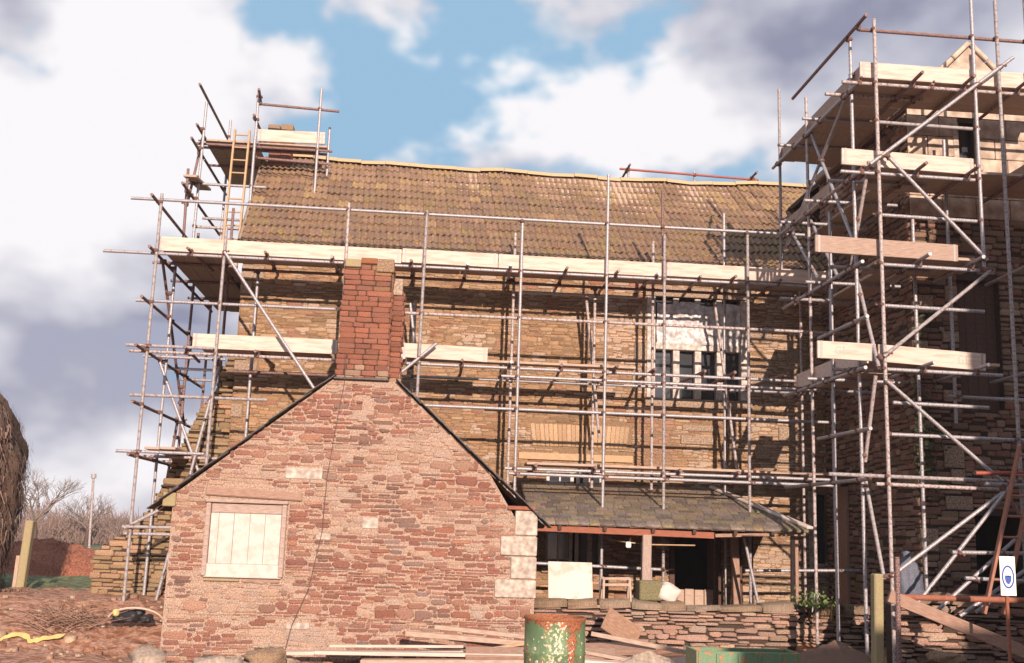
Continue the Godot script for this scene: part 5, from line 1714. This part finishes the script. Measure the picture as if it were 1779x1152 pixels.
func blade_into(b: Dictionary, p: Vector3, len_: float, w: float, droop: float, c: Color) -> void:
	var a := rng.randf() * TAU
	var d := Vector3(cos(a), 0, sin(a))
	var s := Vector3(-sin(a), 0, cos(a)) * w
	var k: int = b.v.size()
	for j in 4:
		var f := j / 3.0
		var q := p + Y * (len_ * f * (1.0 - droop * f)) + d * len_ * f * f * 0.7
		for sg in [-1.0, 1.0]:
			b.v.append(q + s * sg * (1.0 - f * 0.85))
			b.n.append((d * -0.5 + Y).normalized())
			b.c.append(c)
	for j in 3:
		var e := k + j * 2
		b.i.append_array(PackedInt32Array([e, e + 1, e + 3, e, e + 3, e + 2]))

func make_weeds() -> void:
	var b := buf()
	for k in 170:
		leaf_into(b, Vector3(5.45 + rng.randfn(0, 0.16), 0.80 + absf(rng.randfn(0, 0.11)), -14.95 + rng.randfn(0, 0.12)), rng.randf_range(0.02, 0.045), tone(Color(0.12, 0.17, 0.05), 0.3))
	var wd := thing("leafy_weed", "green leafy weed growing on the wall end by the veranda post", "plant", Vector3(5.45, 0.76, -14.95))
	stuff(mi(wd, "leaves", buf_mesh(b), M.leaf))
	for k in 5:
		mi(wd, "stem", sweep([Vector3(5.45, 0.72, -14.95), Vector3(5.45 + rng.randfn(0, 0.12), 0.98, -14.95 + rng.randfn(0, 0.08))], 0.006, 4, 0.002), M.twig)
	b = buf()
	for k in 240:
		blade_into(b, Vector3(5.72 + rng.randfn(0, 0.2), 0.76, -15.28 + rng.randf_range(-0.1, 0.12)), rng.randf_range(0.15, 0.36), 0.006, rng.randf_range(0.9, 2.2), tone(Color(0.34, 0.25, 0.12), 0.3))
	tag(mi(self, "dead_grass", buf_mesh(b), M.leaf), "dead straw-coloured grass hanging over the shaded low wall", "grass")
	for g in [[-6.4, -17.9], [-4.6, -15.5], [1.1, -13.9], [-0.9, -13.95]]:
		b = buf()
		for k in 70:
			var x: float = g[0] + rng.randfn(0, 0.22)
			var z: float = g[1] + rng.randfn(0, 0.10)
			blade_into(b, Vector3(x, ground_y(x, z), z), rng.randf_range(0.05, 0.12), 0.005, 0.3, tone(Color(0.13, 0.17, 0.06), 0.3))
		var lab: String = {-6.4: "green grass patch by the lichened gatepost", -4.6: "grass tuft beside the brushwood pile", 1.1: "grass tuft under the timbers at the gable's right foot", -0.9: "grass tuft under the timbers at mid gable"}[g[0]]
		tag(mi(self, "grass_tuft", buf_mesh(b), M.leaf), lab, "grass", "grass tufts in the yard")

# ---------------------------------------------------------------- left side and distance
func make_left_background() -> void:
	# straw rick
	var rc := Vector3(-8.28, 0.35, -18.6)
	var t := thing("straw_rick", "tall rounded brown straw rick at the picture's edge", "straw rick", rc)
	var prof := [Vector2(1.35, 0.0), Vector2(1.45, 0.3), Vector2(1.55, 0.9), Vector2(1.64, 1.6), Vector2(1.62, 2.1), Vector2(1.55, 2.6), Vector2(1.36, 3.05), Vector2(1.0, 3.45), Vector2(0.4, 3.72), Vector2(0.0, 3.75)]
	var rs := SurfaceTool.new()
	rs.begin(Mesh.PRIMITIVE_TRIANGLES)
	var rn := FastNoiseLite.new()
	rn.seed = 2
	rn.frequency = 1.1
	rn.fractal_octaves = 4
	var rp := func(i: int, j: int) -> Vector3:
		var a := TAU * (i % 72) / 72.0
		var f := minf(j / 40.0 * 9.0, 8.999)
		var k := int(f)
		var p: Vector2 = prof[k].lerp(prof[k + 1], f - k)
		return rc + Vector3(cos(a), 0, sin(a)) * (p.x * (1.0 + rn.get_noise_3d(cos(a) * 2.2, p.y, sin(a) * 2.2) * 0.14)) + Y * p.y
	for j in 40:
		for i in 72:
			quad(rs, rp.call(i, j), rp.call(i + 1, j), rp.call(i + 1, j + 1), rp.call(i, j + 1))
	rs.index()
	rs.generate_normals()
	mi(t, "core", rs.commit(), M.straw_core)
	var b := buf()
	for k in 16000:
		var f := rng.randf() * 8.99
		var i := int(f)
		var p: Vector2 = prof[i].lerp(prof[i + 1], f - i)
		var a := rng.randf() * TAU
		var n := Vector3(cos(a), 0, sin(a))
		var q := rc + n * (p.x * (1.0 + rn.get_noise_3d(cos(a) * 2.2, p.y, sin(a) * 2.2) * 0.14) + rng.randf_range(-0.03, 0.09)) + Y * p.y
		var s := Vector3(-sin(a), 0, cos(a))
		var dr := (Vector3.DOWN + s * rng.randf_range(-0.6, 0.6) + n * rng.randf_range(-0.15, 0.45)).normalized() * rng.randf_range(0.08, 0.24)
		var w := s * rng.randf_range(0.006, 0.026)
		var c := tone([Color(0.23, 0.15, 0.125), Color(0.12, 0.08, 0.068), Color(0.36, 0.26, 0.22)][rng.randi() % 3], 0.25)
		var e: int = b.v.size()
		for v in [q - w, q + w, q + dr + w * 0.5, q + dr - w * 0.5]:
			b.v.append(v)
			b.n.append(n)
			b.c.append(c)
		b.i.append_array(PackedInt32Array([e, e + 2, e + 1, e, e + 3, e + 2]))
	stuff(mi(t, "straw", buf_mesh(b), M.straw))
	# posts
	var po := beam(self, "gatepost", Vector3(-6.32, 0.3, -18.4), Vector3(-6.27, 1.62, -18.4), 0.15, 0.13, M.post_lichen, 0.0, 0.015)
	tag(po, "squat yellow-lichened gatepost beside the straw rick", "post")
	var ps := beam(self, "short_post", Vector3(-6.52, 0.3, -18.7), Vector3(-6.50, 1.05, -18.7), 0.06, 0.06, M.board)
	tag(ps, "thin pale stake half hidden behind the lichened gatepost", "stake")
	var tp := thing("telegraph_pole", "slim pale pole rising behind the red soil bank", "pole", Vector3(-7.52, 0.2, -26.2))
	bar(tp, "shaft", Vector3(-7.52, 0.1, -26.2), Vector3(-7.62, 2.66, -26.2), M.tube_worn, 0.028)
	bar(tp, "cap", Vector3(-7.61, 2.62, -26.2), Vector3(-7.622, 2.72, -26.2), M.band, 0.06)
	heap("soil_bank", "bank of bare red soil behind the ruined wall", Vector3(-7.9, 0.1, -24.2), Vector3(3.4, 1.15, 1.4), "soil_red", 23, 0.6)
	# yellow tape on the ground
	var tape := []
	for k in 46:
		var f := k / 45.0
		var x := lerpf(-5.95, -4.50, f)
		var z := -14.75 - 0.2 * bumps.get_noise_1d(f * 9.0 + 5.0) - f * 0.15
		var lift := 0.03 + 0.04 * bumps.get_noise_1d(f * 12.0) + 0.07 * smoothstep(0.86, 1.0, f)
		tape.append(Vector3(x, ground_y(x, z) + lift, z))
	var ts := SurfaceTool.new()
	ts.begin(Mesh.PRIMITIVE_TRIANGLES)
	for k in 45:
		var tw := []
		for e in 2:
			var t2 := 0.5 + bumps.get_noise_1d((k + e) * 0.4 + 300.0) * 1.2
			tw.append(Vector3(0, cos(t2) * 0.028, -sin(t2 + 0.8) * 0.045))
		quad(ts, tape[k] - tw[0], tape[k] + tw[0], tape[k + 1] + tw[1], tape[k + 1] - tw[1])
	ts.generate_normals()
	tag(mi(self, "yellow_tape", ts.commit(), M.yellow_tape), "crumpled yellow plastic tape lying on the red soil", "tape")
	# brushwood
	b = buf()
	var st := SurfaceTool.new()
	st.begin(Mesh.PRIMITIVE_TRIANGLES)
	for k in 130:
		var x := -4.6 + rng.randfn(0, 0.28)
		var z := -15.35 + rng.randfn(0, 0.18)
		var p := Vector3(x, ground_y(x, z) + rng.randf() * 0.16, z)
		var a := rng.randf() * TAU
		var L := rng.randf_range(0.25, 0.8)
		var d := Vector3(cos(a), rng.randf_range(-0.05, 0.45), sin(a) * 0.5)
		sweep_into(st, [p, p + d * L * 0.5 + Vector3(0, rng.randf_range(0, 0.05), 0), p + d * L + Vector3(0, rng.randf_range(-0.08, 0.03), 0)], rng.randf_range(0.004, 0.010), 4, 0.002, tone(Color(0.26, 0.16, 0.12), 0.3))
	st.generate_normals()
	tag(stuff(mi(self, "brushwood", st.commit(), M.twig)), "heap of thin brown brushwood on the soil before the ruined wall", "brushwood")
	# bundle of black sheeting and a hose
	var rb := thing("rubber_bundle", "crumpled black rubber sheeting under the pale hose", "sheeting", Vector3(-3.75, 0.36, -15.3))
	for q in [[-3.92, 0.38, -15.28, 0.10, 0.05, 0.08], [-3.74, 0.40, -15.3, 0.13, 0.07, 0.09], [-3.58, 0.38, -15.27, 0.10, 0.05, 0.07], [-3.68, 0.45, -15.34, 0.09, 0.05, 0.06], [-3.85, 0.44, -15.36, 0.08, 0.05, 0.06]]:
		mi(rb, "fold", rock_mesh(Vector3(q[3], q[4], q[5]), int(q[0] * -100), 0.8), M.black_rubber, at(Vector3(q[0], q[1], q[2]), q[0] * 9.0))
	var hs := []
	for k in 14:
		var a := lerpf(2.9, -0.5, k / 13.0)
		hs.append(Vector3(-3.70 + cos(a) * 0.36, 0.36 + maxf(0.0, sin(a)) * 0.17, -15.25 + sin(a) * 0.1))
	tag(mi(self, "hose", sweep(hs, 0.014, 8), M.hose), "pale hose arching over the black rubber sheeting", "hose")
	tag(mi(self, "yellow_fitting", box(0.08, 0.09, 0.07, 0.02), M.yellow_tape, Transform3D(Basis(Z, 0.3), Vector3(-3.95, 0.46, -15.2))), "small yellow fitting beside the black rubber sheeting", "fitting")
	# far hedges, hill and bare trees
	make_hedge("hedge", "low purple-brown winter hedge beyond the field", Vector3(-55, 0.1, -72), Vector3(-8, 0.1, -76), 2.1, 30000, Color(0.15, 0.105, 0.09))
	make_hedge("far_hedge", "taller far hedgerow along the horizon", Vector3(-120, 0.1, -150), Vector3(10, 0.1, -160), 4.2, 26000, Color(0.15, 0.105, 0.09))
	bare_tree("bare_tree", "spreading bare tree beyond the field beside the straw rick", Vector3(-20.4, 0.1, -60.5), 4.7, 5)
	bare_tree("bare_tree", "small round bare tree left of the house scaffold", Vector3(-16.4, 0.1, -62.0), 2.4, 8)
	bare_tree("bare_tree", "bare tree behind the slim pale pole", Vector3(-21.0, 0.1, -72.0), 3.6, 9)

func make_hedge(called: String, label: String, a: Vector3, c: Vector3, h: float, n: int, col: Color) -> void:
	var b := buf()
	var across := (c - a).normalized()
	for k in n:
		var f := rng.randf()
		var p := a.lerp(c, f)
		var top := h * (0.72 + bumps.get_noise_1d(f * 70.0) * 0.55 + bumps.get_noise_1d(f * 900.0) * 0.25)
		var y := rng.randf() * rng.randf() * top
		var q := p + Vector3(rng.randf_range(-0.4, 0.4), y, rng.randfn(0, 0.8))
		var d := (Y + across * rng.randfn(0.0, 0.55) + Z * rng.randfn(0.0, 0.3)).normalized() * rng.randf_range(0.25, 0.9) * h / 2.1
		var w := across * rng.randf_range(0.012, 0.04) * h / 2.1
		var e: int = b.v.size()
		var t := tone(col, 0.35)
		for v in [q - w, q + w, q + d]:
			b.v.append(v)
			b.n.append(Vector3(0, 0.3, 0.95))
			b.c.append(t)
		b.i.append_array(PackedInt32Array([e, e + 2, e + 1]))
	tag(stuff(mi(self, called, buf_mesh(b), M.twig)), label, "hedge")

func branch(st: SurfaceTool, p: Vector3, d: Vector3, L: float, r: float, depth: int) -> void:
	var mid := p + d * L * 0.5 + Vector3(rng.randf_range(-1, 1), rng.randf_range(-0.3, 0.6), rng.randf_range(-1, 1)) * L * 0.08
	var e := p + d * L + Vector3(rng.randf_range(-1, 1), rng.randf_range(-0.4, 0.8), rng.randf_range(-1, 1)) * L * 0.1
	sweep_into(st, [p, mid, e], r, 5 if depth > 2 else 3, r * 0.55, tone(Color(0.19, 0.145, 0.13), 0.15))
	if depth <= 0:
		return
	var n := 3 if depth > 1 else 4
	for k in n:
		var a := rng.randf() * TAU
		var s := Vector3(cos(a), 0.25, sin(a))
		var nd := (d * 0.75 + s * rng.randf_range(0.35, 0.85)).normalized()
		branch(st, p.lerp(e, rng.randf_range(0.45, 1.0)), nd, L * rng.randf_range(0.6, 0.82), r * 0.55, depth - 1)

func bare_tree(called: String, label: String, p: Vector3, h: float, sd: int) -> void:
	rng.seed = sd
	var t := thing(called, label, "tree", p, "bare trees beyond the field")
	mi(t, "trunk", sweep([p, p + Y * h * 0.18 + X * 0.05, p + Y * h * 0.34], h * 0.035, 8, h * 0.022), M.bark)
	var st := SurfaceTool.new()
	st.begin(Mesh.PRIMITIVE_TRIANGLES)
	for k in 6:
		var a := TAU * k / 6.0 + rng.randf()
		branch(st, p + Y * h * rng.randf_range(0.22, 0.34), Vector3(cos(a) * 0.8, rng.randf_range(0.5, 1.1), sin(a) * 0.8).normalized(), h * 0.30, h * 0.014, 4)
	st.generate_normals()
	mi(t, "crown", st.commit(), M.twig)
